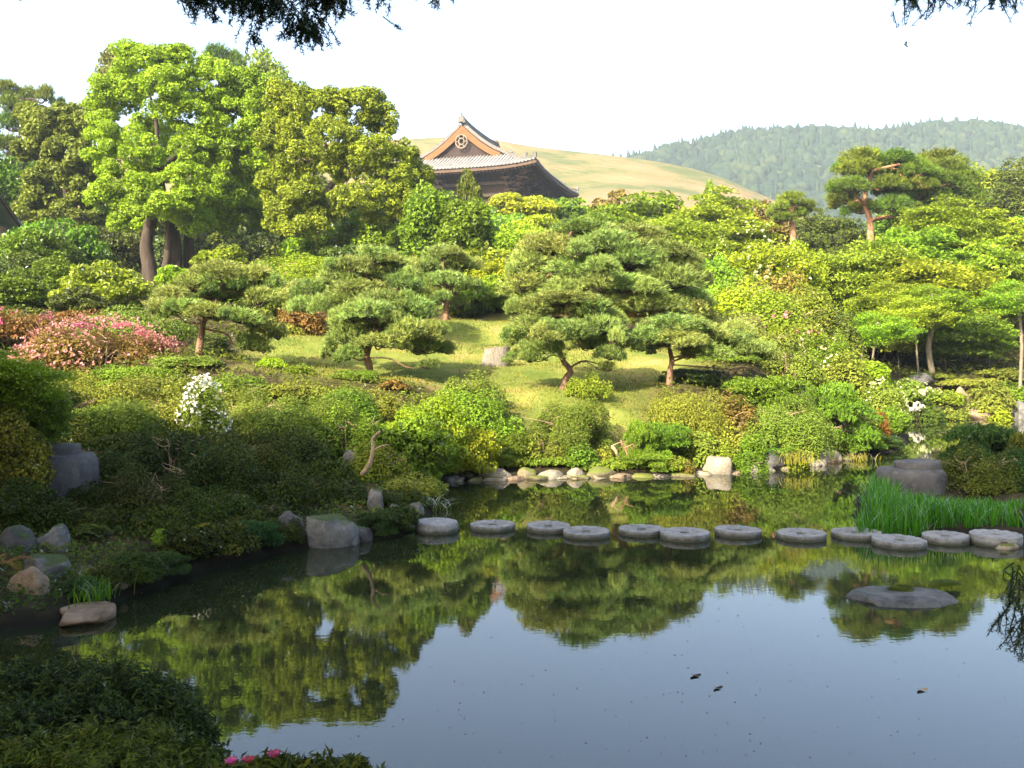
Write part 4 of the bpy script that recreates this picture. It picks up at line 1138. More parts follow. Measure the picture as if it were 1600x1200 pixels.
# ------------------------------------------------------------------ background and mid-distance trees
BG = 'leafy trees between the garden and the temple'
tree('round', 408, 114, 84, 90, 'pale green treetop between the two camphor crowns', 'maple_soft', 'broadleaf_tree', barkm='bark_dark', cb=.5)
tree('round', 450, 112, 118, 100, 'mid-green treetop just behind the amber camphor crown', 'thicket', 'broadleaf_tree', barkm='bark_dark', cb=.5)
tree('round', 175, 116, 56, 46, 'sparse reddish treetop above the left shoulder of the bright camphor', 'amber_tree', 'broadleaf_tree', barkm='bark_dark', cb=.7, nclump=24, per=60)
tree('round', 15, 78, 232, 150, 'bright green leafy tree at the left edge above the copper roof', 'thicket', 'broadleaf_tree', cb=.2)
tree('round', 676, 56, 285, 110, 'greyish green tree hiding the left foot of the temple', 'thicket', 'broadleaf_tree', cb=.15)
tree('round', 728, 55, 290, 110, 'hazy green tree directly below the temple gable', 'thicket', 'broadleaf_tree', cb=.2)
tree('round', 735, 62, 268, 46, 'small dark treetop against the temple tiles', 'broad_dark', 'broadleaf_tree', cb=.2)
tree('round', 815, 100, 300, 130, 'round golden green tree below the temple eave corner', 'lime', 'broadleaf_tree', cb=.2)
tree('round', 870, 103, 308, 120, 'olive green tree under the right end of the temple', 'camphor_amber', 'broadleaf_tree', cb=.2)
tree('round', 765, 88, 322, 150, 'fresh green tree in front of the temple trees', 'broad_bright', 'broadleaf_tree', cb=.12)
tree('round', 690, 84, 330, 110, 'fresh green tree right of the amber camphor foot', 'camphor_bright', 'broadleaf_tree', cb=.12)
tree('round', 840, 84, 334, 150, 'bright green crown behind the big middle pine', 'camphor_bright', 'broadleaf_tree', cb=.12)
tree('round', 950, 118, 298, 80, 'thin brownish tree at the foot of the grass hill', 'azalea_brown', 'broadleaf_tree', cb=.2, nclump=40, per=60)
tree('layer', 1000, 88, 292, 170, 'feathery green maple left of the dark conifer tip', 'maple', cb=.1)
tree('layer', 935, 82, 322, 120, 'low green maple behind the big middle pine top', 'maple_soft', cb=.1)
tree('layer', 1110, 86, 296, 170, 'feathery green maple right of the dark conifer tip', 'maple', cb=.1)
tree('round', 1108, 96, 285, 44, 'dark conifer tip showing between the two feathery maples', 'pine_dark', 'conifer_tree', cb=.1, barkm='bark_dark')
tree('layer', 1060, 78, 330, 200, 'wide light green maple behind the middle pine shoulder', 'maple', cb=.1)
tree('round', 1190, 92, 318, 90, 'brownish green tree left of the small red pine', 'azalea_brown', 'broadleaf_tree', cb=.1)
tree('round', 1290, 90, 330, 130, 'dark evergreen between the two red pines', 'broad_dark', 'broadleaf_tree', cb=.1)
tree('round', 1330, 84, 352, 120, 'dark evergreen at the foot of the tall red pine', 'broad_dark', 'broadleaf_tree', cb=.1)
tree('round', 1535, 104, 258, 130, 'yellowish green tree right of the red pine crowns', 'camphor_amber', 'broadleaf_tree', cb=.2)
tree('round', 1605, 100, 246, 140, 'dark green tree at the right edge below the mountain', 'broad_dark', 'broadleaf_tree', cb=.2)
tree('round', 1580, 74, 332, 150, 'yellow drooping tree at the right edge', 'camphor_amber', 'broadleaf_tree', cb=.2)
tree('round', 1500, 92, 318, 120, 'dark evergreen under the right red pine', 'broad_dark', 'broadleaf_tree', cb=.1)
# right-hand maple grove by the inlet
tree('layer', 1480, 66, 300, 190, 'tall bright maple rising with thin upright stem at right', 'maple', cb=.35, barkm='bark_dark')
tree('layer', 1345, 58, 372, 200, 'spreading maple at the centre of the right-hand grove', 'maple_soft', cb=.25)
tree('layer', 1300, 62, 400, 130, 'soft green maple on the left side of the grove', 'maple_soft', cb=.2)
tree('layer', 1420, 62, 345, 180, 'light green maple above the pale trunks of the grove', 'maple', cb=.3)
tree('layer', 1455, 56, 400, 230, 'broad layered maple on a stout orange-lit trunk', 'maple', cb=.35, thick=.035, lean=.02)
tree('layer', 1545, 60, 375, 170, 'wide layered maple near the right edge', 'maple', cb=.3)
tree('layer', 1610, 58, 405, 150, 'maple on a tall pale trunk cut off by the right edge', 'maple', cb=.45, thick=.03, lean=.02)
tree('layer', 1375, 54, 455, 130, 'small maple with a slanting pale stem', 'maple', cb=.3, lean=.12)
tree('layer', 1480, 52.5, 478, 150, 'low layered maple in front of the dark grove hollow', 'maple_soft', cb=.25)
tree('layer', 1545, 53.5, 500, 90, 'slim maple sapling right of the low layered one', 'maple', cb=.3)
tree('layer', 1405, 52.5, 492, 90, 'slim maple sapling with two thin stems in the grove', 'maple_soft', cb=.35)
tree('layer', 1555, 66, 330, 120, 'upright light green maple behind the yellow drooping tree', 'maple', cb=.3)
tree('round', 1505, 70, 440, 190, 'dark evergreen thicket deep in the right-hand grove', 'broad_dark', 'broadleaf_tree', cb=.05)
tree('round', 1590, 70, 440, 190, 'dark evergreen thicket beside the pale right-edge trunk', 'broad_dark', 'broadleaf_tree', cb=.05)
tree('round', 1300, 54, 478, 130, 'dark evergreen in the hollow left of the grove', 'broad_dark', 'broadleaf_tree', cb=.05)
tree('round', 1400, 66, 470, 150, 'dark evergreen behind the slanting pale stem', 'broad_dark', 'broadleaf_tree', cb=.05)

def stub(label, path, rad, name='maple_tree', mat='bark_red', cat='tree', group=None, leaf=130):
    pts = np.array([P(*q) for q in path]); p0 = pts[0].copy(); p0[2] = min(p0[2], T(p0[0], p0[1])); pts[0, 2] = p0[2] - .2
    root = thing(name, label, cat, p0, group)
    g = Geo(); tube(g, spline(pts + np.r_[np.zeros((1, 3)), rng.normal(size=(len(pts) - 1, 3)) * rad * .6], 10) - p0, np.linspace(rad, rad * .55, 10) * .62, 9, rough=.06)
    link('trunk', g.mesh('trunk', True), M[mat], root)
    top = spline(pts, 10)[-1] - p0
    if leaf:
        Rr = leaf / 2 / F * path[-1][2]
        link('crown', crown_mesh('layer', 1, .058, 40, 100, asp=.8), M['maple'], root, tuple(top - np.array((0, 0, Rr * .5))), (Rr, Rr, Rr))
    for k in range(0):
        s = spline(pts, 10)[5 + k * 2] - p0; e = s + np.array((rng.normal() * rad * 6, rng.normal() * rad * 2, rad * 5))
        g = Geo(); tube(g, spline([s, (s + e) / 2 + rng.normal(size=3) * rad * .6, e], 6), np.linspace(rad * .5, rad * .2, 6), 6, cap=False)
        link('branch', g.mesh('branch', True), M[mat], root)
stub('stout pinkish broken trunk standing among the upper grove leaves', [(1430, 420, 64), (1430, 395, 64), (1429, 362, 64)], .5, name='dead_tree', leaf=None)
stub('pale straight tree trunk near the right edge of the grove', [(1592, 582, 47), (1591, 540, 47), (1594, 500, 47), (1590, 455, 47)], .16, mat='bark_grey')
stub('orange-lit trunk rising from the middle of the grove', [(1459, 590, 49), (1456, 540, 49), (1456, 500, 49), (1460, 462, 49)], .26, mat='bark_grey')
stub('short thick orange trunk at the left of the grove', [(1364, 578, 46), (1360, 552, 46), (1366, 530, 46), (1372, 505, 46)], .22, mat='bark_grey')
stub('slanting pale stem leaning right in the grove hollow', [(1360, 512, 52), (1372, 492, 52), (1388, 468, 52), (1396, 455, 52)], .10, mat='bark_grey')
stub('thin double stem standing before the dark grove hollow', [(1436, 580, 48), (1432, 530, 48), (1428, 480, 48)], .10, mat='bark_grey')

# left-hand wood
tree('round', 45, 58, 352, 180, 'dark thicket tree left of the round bright bush', 'thicket', 'broadleaf_tree', cb=.05)
tree('round', 95, 62, 340, 150, 'green thicket tree under the amber tree', 'thicket', 'broadleaf_tree', cb=.05)
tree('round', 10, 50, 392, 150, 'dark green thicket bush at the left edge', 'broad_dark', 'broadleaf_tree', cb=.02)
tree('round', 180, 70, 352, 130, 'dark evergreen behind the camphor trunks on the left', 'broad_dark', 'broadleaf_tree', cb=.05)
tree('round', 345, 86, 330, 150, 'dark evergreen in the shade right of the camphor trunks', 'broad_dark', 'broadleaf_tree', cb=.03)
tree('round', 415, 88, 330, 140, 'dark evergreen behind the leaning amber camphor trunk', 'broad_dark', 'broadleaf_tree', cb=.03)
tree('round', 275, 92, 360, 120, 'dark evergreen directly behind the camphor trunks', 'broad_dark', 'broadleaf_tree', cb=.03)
shrub('round', 155, 44, 405, 142, 'round bush with large shining light green leaves', 'broad_bright', 'broadleaf_bush', 'bush', frac=.095)
shrub('round', 75, 47, 398, 130, 'loose green bush left of the round shining bush', 'thicket', 'broadleaf_bush', 'bush')
shrub('round', 20, 44, 420, 140, 'shadowy green bush at the left edge above the red azalea', 'thicket', 'broadleaf_bush', 'bush')
shrub('round', 120, 41, 448, 90, 'low dark bush under the round shining bush', 'broad_dark', 'broadleaf_bush', 'bush')
shrub('round', 345, 60, 378, 90, 'feathery light green bush right of the camphor trunks', 'maple', 'broadleaf_bush', 'bush')
shrub('round', 268, 58, 412, 60, 'small yellow-green bush at the foot of the camphor trunks', 'lime', 'broadleaf_bush', 'bush')
shrub('dome', 470, 52, 395, 210, 'long smooth bright green mound hedge behind the lawn pines', 'camphor_bright', 'clipped_hedge', 'hedge', frac=.042)
shrub('dome', 405, 47, 412, 150, 'olive clipped mound behind the leaning pine', 'azalea_green', 'clipped_hedge', 'hedge')
shrub('round', 500, 66, 342, 150, 'large-leaved bright bush at the foot of the amber camphor', 'broad_bright', 'broadleaf_bush', 'bush', frac=.085)
shrub('round', 590, 65, 325, 150, 'large-leaved bright bush right of the leaning camphor trunk', 'broad_bright', 'broadleaf_bush', 'bush', frac=.085)
shrub('round', 635, 63, 342, 110, 'large-leaved bright bush at the right end of its row', 'broad_bright', 'broadleaf_bush', 'bush', frac=.085)
shrub('round', 560, 60, 372, 170, 'dark undergrowth bush below the large-leaved row', 'broad_dark', 'broadleaf_bush', 'bush')
shrub('dome', 700, 60, 364, 76, 'rust-red shrub behind the slim upright pine', 'azalea_brown', group=None)
shrub('dome', 640, 54, 396, 60, 'little orange-brown shrub left of the slim upright pine', 'azalea_brown')
shrub('round', 735, 64, 355, 120, 'green leafy bush left of the middle pine top', 'thicket', 'broadleaf_bush', 'bush')
shrub('round', 800, 62, 348, 130, 'yellow-green leafy bush touching the middle pine top', 'camphor_bright', 'broadleaf_bush', 'bush')
shrub('round', 765, 55, 372, 110, 'dense fresh green bush above the lime bush', 'broad_bright', 'broadleaf_bush', 'bush')
shrub('round', 785, 47, 392, 100, 'tall lime-yellow bush between the slim pine and the middle pine', 'lime', 'broadleaf_bush', 'bush', frac=.085)
shrub('round', 765, 45.5, 430, 110, 'glossy green camellia bush at the back edge of the lawn', 'broad_bright', 'camellia_bush', 'bush', frac=.13)
shrub('round', 728, 45, 462, 74, 'low dark green bush beside the slim upright pine trunk', 'broad_dark', 'broadleaf_bush', 'bush')
shrub('round', 850, 50, 440, 200, 'green bush hidden behind the middle pine tiers', 'thicket', 'broadleaf_bush', 'bush')
shrub('round', 1000, 47, 470, 170, 'dark bush behind the middle pine trunk', 'thicket', 'broadleaf_bush', 'bush')
shrub('dome', 468, 45, 436, 80, 'pale sage-green rounded shrub behind the leaning pine', 'sage')
shrub('dome', 470, 40, 468, 92, 'coppery azalea between the two left lawn pines', 'azalea_brown')
shrub('dome', 430, 42, 452, 80, 'olive azalea above the coppery one', 'azalea')
shrub('dome', 590, 50, 425, 160, 'green shrub mass behind the two left lawn pines', 'azalea_green')
# right of the lawn
shrub('round', 1175, 56, 357, 190, 'brilliant lime-yellow bush with pale blossom tips right of the middle pine', 'lime', 'broadleaf_bush', 'bush', frac=.058, flower=('cream', 160, .035))
shrub('round', 1250, 57, 368, 90, 'smaller lime-yellow bush on the right of the brilliant one', 'lime', 'broadleaf_bush', 'bush')
shrub('round', 1125, 53, 388, 80, 'shadowed green bush left of the brilliant lime bush', 'broad_bright', 'broadleaf_bush', 'bush', frac=.12)
shrub('dome', 1222, 50, 405, 96, 'pinkish brown azalea below the lime bush', 'azalea_brown')
shrub('dome', 1170, 50, 424, 90, 'olive azalea below the brilliant lime bush', 'azalea')
shrub('dome', 1160, 46.5, 430, 130, 'yellow-green azalea with orange tips right of the middle pine', 'lime')
shrub('dome', 1255, 47, 432, 120, 'soft yellow-green shrub left of the grove', 'maple_soft')
shrub('dome', 1210, 43.5, 452, 130, 'bright green azalea right of the middle pine tiers', 'azalea_green')
shrub('dome', 1140, 41.5, 480, 110, 'grey-green shrub behind the low flat-topped pine', 'sage')
shrub('dome', 1235, 41, 490, 130, 'azalea with a few pink blossoms left of the grove', 'azalea_green', flower=('pink', 26, .09))
shrub('dome', 1290, 42.5, 478, 120, 'dark green shrub at the lower left of the grove', 'broad_dark')
shrub('dome', 1190, 38, 510, 120, 'green azalea uphill of the spreading junipers', 'azalea')
shrub('dome', 1285, 38.5, 505, 100, 'azalea with cream blossom along its right side', 'azalea_green', flower=('cream', 60, .07))
shrub('dome', 1130, 35, 545, 110, 'dark azalea right of the flat-topped pine trunk', 'azalea_green')
shrub('dome', 1230, 35.5, 535, 110, 'olive azalea above the spreading junipers', 'azalea')
shrub('round', 1362, 41, 550, 72, 'small lime-coloured maple bush at the foot of the grove', 'lime', 'maple_bush', 'bush')
shrub('dome', 1320, 37, 545, 90, 'greenish azalea below the cream blossom', 'azalea')
# pink bushes on the left
shrub('dome', 160, 30, 497, 250, 'large azalea dome covered in pink blossom on the left', 'azalea_brown', flower=('pink', 1050, .036), stems='bark_pale')
for k, (u, v, w) in enumerate(((130, 508, 40), (197, 508, 44), (52, 552, 26), (253, 562, 26), (225, 520, 30))):
    p = P(u, v, 28.2 + .2 * k)
    o = link('azalea_blossom', blossom_mesh(k % 2, 60, .16, .6), M['hotpink'], None, p - (0, 0, .15), (w / 2 / F * 28, w / 2 / F * 28, .22))
    o.parent = bpy.data.objects['azalea_shrub.%03d' % 0] if False else None
    tag(o, ['vivid pink blossom cluster at the top left of the pink azalea', 'vivid pink blossom cluster at the top right of the pink azalea', 'vivid pink blossom cluster low at the left end of the pink azalea',
            'vivid pink blossom cluster low at the right end of the pink azalea', 'vivid pink blossom cluster on the right shoulder of the pink azalea'][k], 'blossom', 'vivid blossom clusters on the pink azalea')
shrub('dome', 20, 34, 478, 130, 'reddish azalea with a few pink blossoms at the left edge', 'azalea_brown', flower=('hotpink', 40, .07))
shrub('dome', 75, 32.5, 490, 60, 'small pink-flowered azalea between the reddish and the large pink ones', 'azalea_brown', flower=('pink', 160, .08))
shrub('dome', 215, 36, 478, 210, 'long olive azalea hedge behind the pink azalea', 'azalea', 'clipped_hedge', 'hedge', frac=.042)
shrub('dome', 130, 37, 482, 130, 'olive azalea hedge behind the left half of the pink azalea', 'azalea_brown', 'clipped_hedge', 'hedge')
shrub('dome', 335, 32.5, 520, 76, 'dark green azalea behind the leaning pine trunk', 'broad_dark')
shrub('dome', 440, 38, 505, 70, 'olive azalea at the left rim of the lawn', 'azalea')
shrub('dome', 290, 27.5, 560, 110, 'low olive azalea in front of the leaning pine', 'azalea')
shrub('dome', 425, 28.3, 570, 50, 'small bright green bush at the lower left of the lawn', 'lime', frac=.13)
shrub('dome', 465, 28, 574, 50, 'little leafy bush right of the small bright one', 'azalea_green')
# middle-left bank, lit
shrub('dome', 170, 23.5, 578, 220, 'long clipped azalea in front of the pink azalea', 'azalea', frac=.042, depth=.8)
shrub('dome', 80, 21.5, 590, 150, 'olive azalea at the left behind the drooping maple', 'azalea')
shrub('dome', 255, 21.3, 598, 120, 'open azalea showing pale forked stems', 'azalea')
shrub('dome', 180, 20, 612, 150, 'azalea with bare twisted stems in the left foreground', 'azalea', lump=26)
shrub('dome', 318, 20.6, 592, 84, 'white-blossomed azalea on the left bank', 'azalea', flower=('white', 330, .10))
shrub('dome', 400, 22.5, 604, 150, 'big olive azalea right of the white-blossomed one', 'azalea', frac=.042)
shrub('dome', 490, 22.2, 608, 150, 'big olive azalea left of the bright maple bush', 'azalea', frac=.042)
shrub('dome', 440, 20.5, 632, 150, 'lower azalea in front of the two big olive ones', 'azalea')
shrub('dome', 550, 21, 628, 130, 'leafy azalea beside the crooked pale branch', 'azalea_green')
shrub('dome', 557, 27.8, 582, 76, 'small round dark azalea at the foot of the front pine trunk', 'azalea_green', frac=.1)
shrub('dome', 615, 27, 594, 50, 'low reddish azalea right of the front pine trunk', 'azalea_brown')
shrub('round', 668, 22.8, 604, 140, 'bright green maple bush leaning over the water', 'maple', 'maple_bush', 'bush', frac=.06)
shrub('round', 720, 23.4, 650, 130, 'low bright maple bush on the shore left of the rocks', 'camphor_bright', 'maple_bush', 'bush', frac=.06)
shrub('round', 640, 21.5, 640, 120, 'green leafy bush below the bright maple bush', 'thicket', 'maple_bush', 'bush')
shrub('dome', 745, 27.5, 577, 110, 'rounded olive azalea in front of the tree stump', 'azalea')
shrub('dome', 735, 26, 600, 120, 'olive azalea just below the one by the stump', 'azalea_green')
for (u, d, vt, w, lb, mt) in ((60, 25, 574, 150, 'olive azalea left of the long clipped one', 'azalea'), (275, 25, 572, 140, 'clipped azalea mound right of the long clipped one', 'azalea'), (215, 26.5, 566, 150, 'clipped azalea directly below the pink azalea', 'azalea_green'),
                              (375, 25, 584, 130, 'azalea mound below the low olive azalea', 'azalea_green'), (455, 25.5, 592, 130, 'azalea mound below the left end of the lawn', 'azalea'), (530, 25.2, 600, 110, 'azalea mound below the front pine trunk', 'azalea'),
                              (600, 25, 606, 100, 'reddish olive azalea above the bright maple bush', 'azalea'), (350, 23.6, 590, 120, 'olive azalea just behind the white-blossomed one', 'azalea'), (120, 26, 570, 120, 'azalea mound below the left half of the pink azalea', 'azalea'),
                              (540, 23.5, 605, 120, 'leafy azalea left of the bright maple bush', 'azalea_green'), (20, 23.5, 585, 140, 'azalea at the left edge above the drooping maple', 'azalea'), (660, 25.5, 602, 110, 'azalea mound left of the rounded one by the stump', 'azalea'),
                              (790, 24.8, 650, 90, 'small azalea at the left of the domed fan-stemmed one', 'azalea_green'), (850, 24.6, 672, 80, 'low azalea under the left side of the domed one', 'azalea'), (1150, 26.3, 652, 76, 'low azalea above the long flat edging stone', 'azalea'),
                              (1240, 26.6, 668, 76, 'low azalea between the dark and the cream boulder', 'azalea'), (1335, 30, 628, 90, 'azalea mound above the tip of the far bank', 'azalea'), (1100, 25.2, 668, 60, 'low olive azalea behind the squared boulder', 'azalea')):
    shrub('dome', u, d, vt, w, lb, mt)
# far bank
shrub('dome', 893, 25.6, 620, 150, 'domed azalea with fan of bare stems at the middle of the far shore', 'azalea', frac=.042, lump=26)
shrub('dome', 923, 28.6, 581, 78, 'small dark glossy azalea in front of the curved pine trunk', 'azalea_green', frac=.1)
shrub('dome', 1075, 27, 598, 132, 'clipped olive azalea below the flat-topped pine', 'azalea', frac=.042)
shrub('dome', 1150, 26.8, 612, 90, 'brownish azalea between two larger clipped ones', 'azalea_brown')
shrub('dome', 1225, 27.4, 612, 150, 'wide olive azalea right of the brownish one', 'azalea', frac=.042)
shrub('dome', 1190, 26.6, 640, 80, 'olive azalea with bare stems above the dark boulder', 'azalea')
shrub('dome', 1275, 28.2, 640, 84, 'olive azalea above the pale boulder', 'azalea')
shrub('juniper', 1200, 30, 577, 190, 'spreading green juniper on the slope right of the flat-topped pine', 'juniper', 'juniper_shrub')
shrub('juniper', 1295, 29, 590, 150, 'spreading green juniper further right on the slope', 'juniper', 'juniper_shrub')
shrub('juniper', 1080, 31.5, 572, 110, 'dark spreading juniper beside the flat-topped pine trunk', 'juniper_dark', 'juniper_shrub')
shrub('juniper', 1320, 31, 618, 120, 'green juniper above the orange bush', 'juniper', 'juniper_shrub')
shrub('juniper', 1035, 25.3, 652, 118, 'layered juniper with brown underside left of the squared boulder', 'juniper', 'juniper_shrub')
shrub('juniper', 1000, 24.5, 650, 70, 'upper left tier of juniper beside the domed azalea', 'juniper', 'juniper_shrub')
shrub('juniper', 1010, 24.1, 702, 90, 'low juniper mat hanging over the waterline', 'juniper', 'juniper_shrub')
shrub('juniper', 800, 24.6, 668, 100, 'layered juniper left of the domed azalea', 'juniper', 'juniper_shrub')
shrub('juniper', 770, 24.2, 690, 90, 'low juniper tier above the shore rocks', 'juniper', 'juniper_shrub')
shrub('juniper', 1330, 29.2, 656, 110, 'juniper mound at the right tip of the far bank', 'juniper', 'juniper_shrub')
shrub('juniper', 1378, 30.6, 676, 70, 'dark bronze juniper overhanging the inlet', 'juniper_dark', 'juniper_shrub')
shrub('dome', 1312, 28.4, 680, 50, 'small green azalea near the pale boulder', 'azalea_green')
shrub('dome', 1135, 25, 682, 44, 'small yellow-green azalea right of the squared boulder', 'azalea_green')
shrub('dome', 905, 24.4, 690, 60, 'small yellow-green azalea on the shore rocks', 'azalea_green')
shrub('dome', 945, 24.6, 698, 46, 'little olive azalea beside the bent bare stem', 'azalea')
shrub('dome', 1072, 24.1, 716, 30, 'tiny brown azalea left of the squared boulder', 'azalea_brown')
shrub('dome', 1176, 25.4, 668, 44, 'fresh green azalea left of the dark boulder', 'azalea_green')
shrub('dome', 1378, 31.8, 640, 28, 'small burnt-orange bush at the mouth of the inlet', 'orange_bush', hmin=.5)
shrub('round', 1398, 33, 634, 44, 'bright leafy bush right of the burnt-orange bush', 'azalea_green', 'broadleaf_bush', 'bush')
shrub('dome', 1380, 35, 594, 74, 'yellow azalea with pale pink blossoms near the inlet', 'azalea', flower=('cream', 70, .08))
shrub('dome', 1425, 46, 592, 84, 'azalea with scattered pale blossoms on the inlet shore', 'azalea', flower=('cream', 60, .08))
shrub('dome', 1440, 44.5, 628, 70, 'dark grey-green shrub over the inlet water', 'broad_dark', hmin=1)
# far inlet shore
for (u, d, vt, w, lb, mt) in ((1470, 51.5, 606, 80, 'green shrub on the far inlet shore left of the small ochre rock', 'azalea_green'), (1540, 52, 598, 90, 'green shrub behind the ochre rock of the inlet', 'azalea'),
                              (1500, 54, 588, 120, 'low shrub at the foot of the layered maple', 'azalea'), (1590, 53, 590, 100, 'low shrub at the right edge beneath the pale trunk', 'azalea_green'), (1440, 55, 585, 90, 'low shrub at the foot of the orange-lit trunk', 'azalea'),
                              (1550, 51, 624, 60, 'small bright shrub by the inlet water', 'camphor_bright'), (1490, 50.6, 632, 50, 'yellowish shrub at the inlet waterline', 'azalea'), (1560, 56, 575, 130, 'brownish green shrub under the grove at right', 'azalea')):
    shrub('dome', u, d - 5.5, vt, w, lb, mt, group=None)

# ------------------------------------------------------------------ left bank in the shade
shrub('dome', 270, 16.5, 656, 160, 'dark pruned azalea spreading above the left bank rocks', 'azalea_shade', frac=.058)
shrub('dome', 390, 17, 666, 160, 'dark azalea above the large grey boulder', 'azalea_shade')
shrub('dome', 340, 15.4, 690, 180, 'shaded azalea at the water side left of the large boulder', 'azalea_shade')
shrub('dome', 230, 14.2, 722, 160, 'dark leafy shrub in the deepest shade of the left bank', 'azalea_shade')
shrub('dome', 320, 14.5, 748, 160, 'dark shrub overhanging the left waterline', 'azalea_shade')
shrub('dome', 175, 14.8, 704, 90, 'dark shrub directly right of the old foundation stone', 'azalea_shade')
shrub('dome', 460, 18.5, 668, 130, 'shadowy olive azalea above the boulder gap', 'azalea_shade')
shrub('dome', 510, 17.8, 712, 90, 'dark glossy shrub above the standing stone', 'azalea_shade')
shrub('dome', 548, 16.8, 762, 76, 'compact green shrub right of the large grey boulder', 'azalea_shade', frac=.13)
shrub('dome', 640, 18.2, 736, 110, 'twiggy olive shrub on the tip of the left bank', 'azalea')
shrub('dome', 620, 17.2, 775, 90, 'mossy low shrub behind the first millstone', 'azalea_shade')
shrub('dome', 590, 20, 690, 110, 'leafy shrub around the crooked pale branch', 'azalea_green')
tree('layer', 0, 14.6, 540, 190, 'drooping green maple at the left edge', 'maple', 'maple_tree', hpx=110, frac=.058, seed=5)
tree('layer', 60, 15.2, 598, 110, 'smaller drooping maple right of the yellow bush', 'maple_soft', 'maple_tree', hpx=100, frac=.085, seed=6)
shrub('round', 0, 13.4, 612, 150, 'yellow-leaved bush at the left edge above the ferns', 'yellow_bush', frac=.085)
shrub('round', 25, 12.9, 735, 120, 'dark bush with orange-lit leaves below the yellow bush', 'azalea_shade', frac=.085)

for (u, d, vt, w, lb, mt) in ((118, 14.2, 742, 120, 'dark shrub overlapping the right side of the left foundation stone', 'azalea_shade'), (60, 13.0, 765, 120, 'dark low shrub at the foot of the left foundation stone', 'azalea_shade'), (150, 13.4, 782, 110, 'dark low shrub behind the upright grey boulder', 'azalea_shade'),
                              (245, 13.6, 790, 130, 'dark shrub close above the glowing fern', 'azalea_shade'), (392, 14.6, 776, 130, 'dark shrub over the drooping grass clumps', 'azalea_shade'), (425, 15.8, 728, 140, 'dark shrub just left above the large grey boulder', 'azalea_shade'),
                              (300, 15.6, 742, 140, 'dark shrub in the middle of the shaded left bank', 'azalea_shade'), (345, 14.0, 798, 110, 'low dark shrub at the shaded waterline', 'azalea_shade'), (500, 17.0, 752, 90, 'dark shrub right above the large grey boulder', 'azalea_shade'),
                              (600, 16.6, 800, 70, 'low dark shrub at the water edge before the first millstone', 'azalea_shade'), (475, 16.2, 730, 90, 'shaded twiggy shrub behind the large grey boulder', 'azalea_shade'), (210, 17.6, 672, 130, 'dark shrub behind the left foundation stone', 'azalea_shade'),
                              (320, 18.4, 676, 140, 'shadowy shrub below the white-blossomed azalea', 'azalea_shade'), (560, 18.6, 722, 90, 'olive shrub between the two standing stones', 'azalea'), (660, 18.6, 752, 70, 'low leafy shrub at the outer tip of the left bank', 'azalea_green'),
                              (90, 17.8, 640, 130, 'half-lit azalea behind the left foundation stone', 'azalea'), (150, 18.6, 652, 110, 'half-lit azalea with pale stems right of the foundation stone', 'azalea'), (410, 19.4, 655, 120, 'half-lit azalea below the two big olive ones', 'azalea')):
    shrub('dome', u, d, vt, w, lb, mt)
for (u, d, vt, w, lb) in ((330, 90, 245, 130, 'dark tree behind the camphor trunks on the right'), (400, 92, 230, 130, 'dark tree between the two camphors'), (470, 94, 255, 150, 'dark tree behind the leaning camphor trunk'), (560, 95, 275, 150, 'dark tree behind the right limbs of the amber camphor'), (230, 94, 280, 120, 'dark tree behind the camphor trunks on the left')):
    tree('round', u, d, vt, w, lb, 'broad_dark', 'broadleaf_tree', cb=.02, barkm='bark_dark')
for (u, vt, w, lb) in ((762, 716, 76, 'low green azalea right behind the mottled shore boulder'), (845, 722, 60, 'low azalea behind the brightest edging stone'), (880, 712, 64, 'low azalea behind the small brown edging stone'), (960, 718, 56, 'low azalea left of the juniper mat at the waterline'), (800, 724, 54, 'creeping azalea between the mottled boulder and the mossy stone'), (925, 724, 50, 'creeping azalea behind the long mossy stone')):
    shrub('dome', u, 24.35, vt, w, lb, 'azalea_green' if w > 55 else 'azalea', hmin=.25)
for (u, d, vt, w, lb) in ((1425, 84, 300, 110, 'dark evergreen just right of the tall red pine trunk'), (1480, 88, 312, 120, 'dark evergreen filling the gap below the right red pine'), (1395, 90, 330, 90, 'dark evergreen behind the fork of the tall red pine')):
    tree('round', u, d, vt, w, lb, 'pine_dark', 'broadleaf_tree', cb=.05)
for k, u in enumerate((205, 250, 300, 345, 392, 440, 590, 625, 170, 130)):
    vs = np.interp(u, [60, 170, 300, 440, 560, 640], [980, 943, 897, 862, 845, 838])
    kind, fr = (('dome', .085), ('juniper', None), ('round', .13), ('dome', .13), ('juniper', None))[k % 5]
    shrub(kind, u, (WD(vs) + .25) / 1.07, vs - (70, 58, 80, 72, 66, 60, 52, 50, 44, 46)[k], (104, 100, 96, 110, 104, 70, 70, 66, 70, 70)[k], ('low dark shrub trailing over the water right of the sedge tuft', 'dark feathery mat trailing over the left waterline below the glowing fern', 'broad-leaved dark plant at the left waterline', 'compact dark shrub at the left waterline below the drooping grass',
          'dark feathery mat between the drooping grass clumps and the water', 'low dark shrub at the foot of the darker boulder', 'dark feathery mat at the water right of the strap-leaved plant', 'broad-leaved dark plant beside the mossy rock', 'compact dark shrub right behind the sedge tuft', 'dark feathery mat behind the flat sunlit slab')[k],
          ('azalea_shade', 'juniper_dark', 'azalea_shade', 'azalea_shade', 'juniper_dark')[k % 5], 'waterside_shrub', frac=fr, hmin=.25)
for (u, d, vt, w, lb) in ((700, 24.0, 716, 70, 'bright low shrub left of the mottled shore boulder'), (822, 24.6, 712, 60, 'bright low shrub above the mossy yellow stone'), (1165, 24.9, 704, 70, 'bright low shrub above the long flat edging stone'), (1050, 24.3, 718, 60, 'low shrub under the layered juniper'), (985, 24.4, 716, 60, 'low bright shrub left of the juniper mat'), (1248, 25.4, 700, 40, 'low shrub behind the fresh grass')):
    shrub('dome', u, d, vt, w, lb, 'azalea_green')

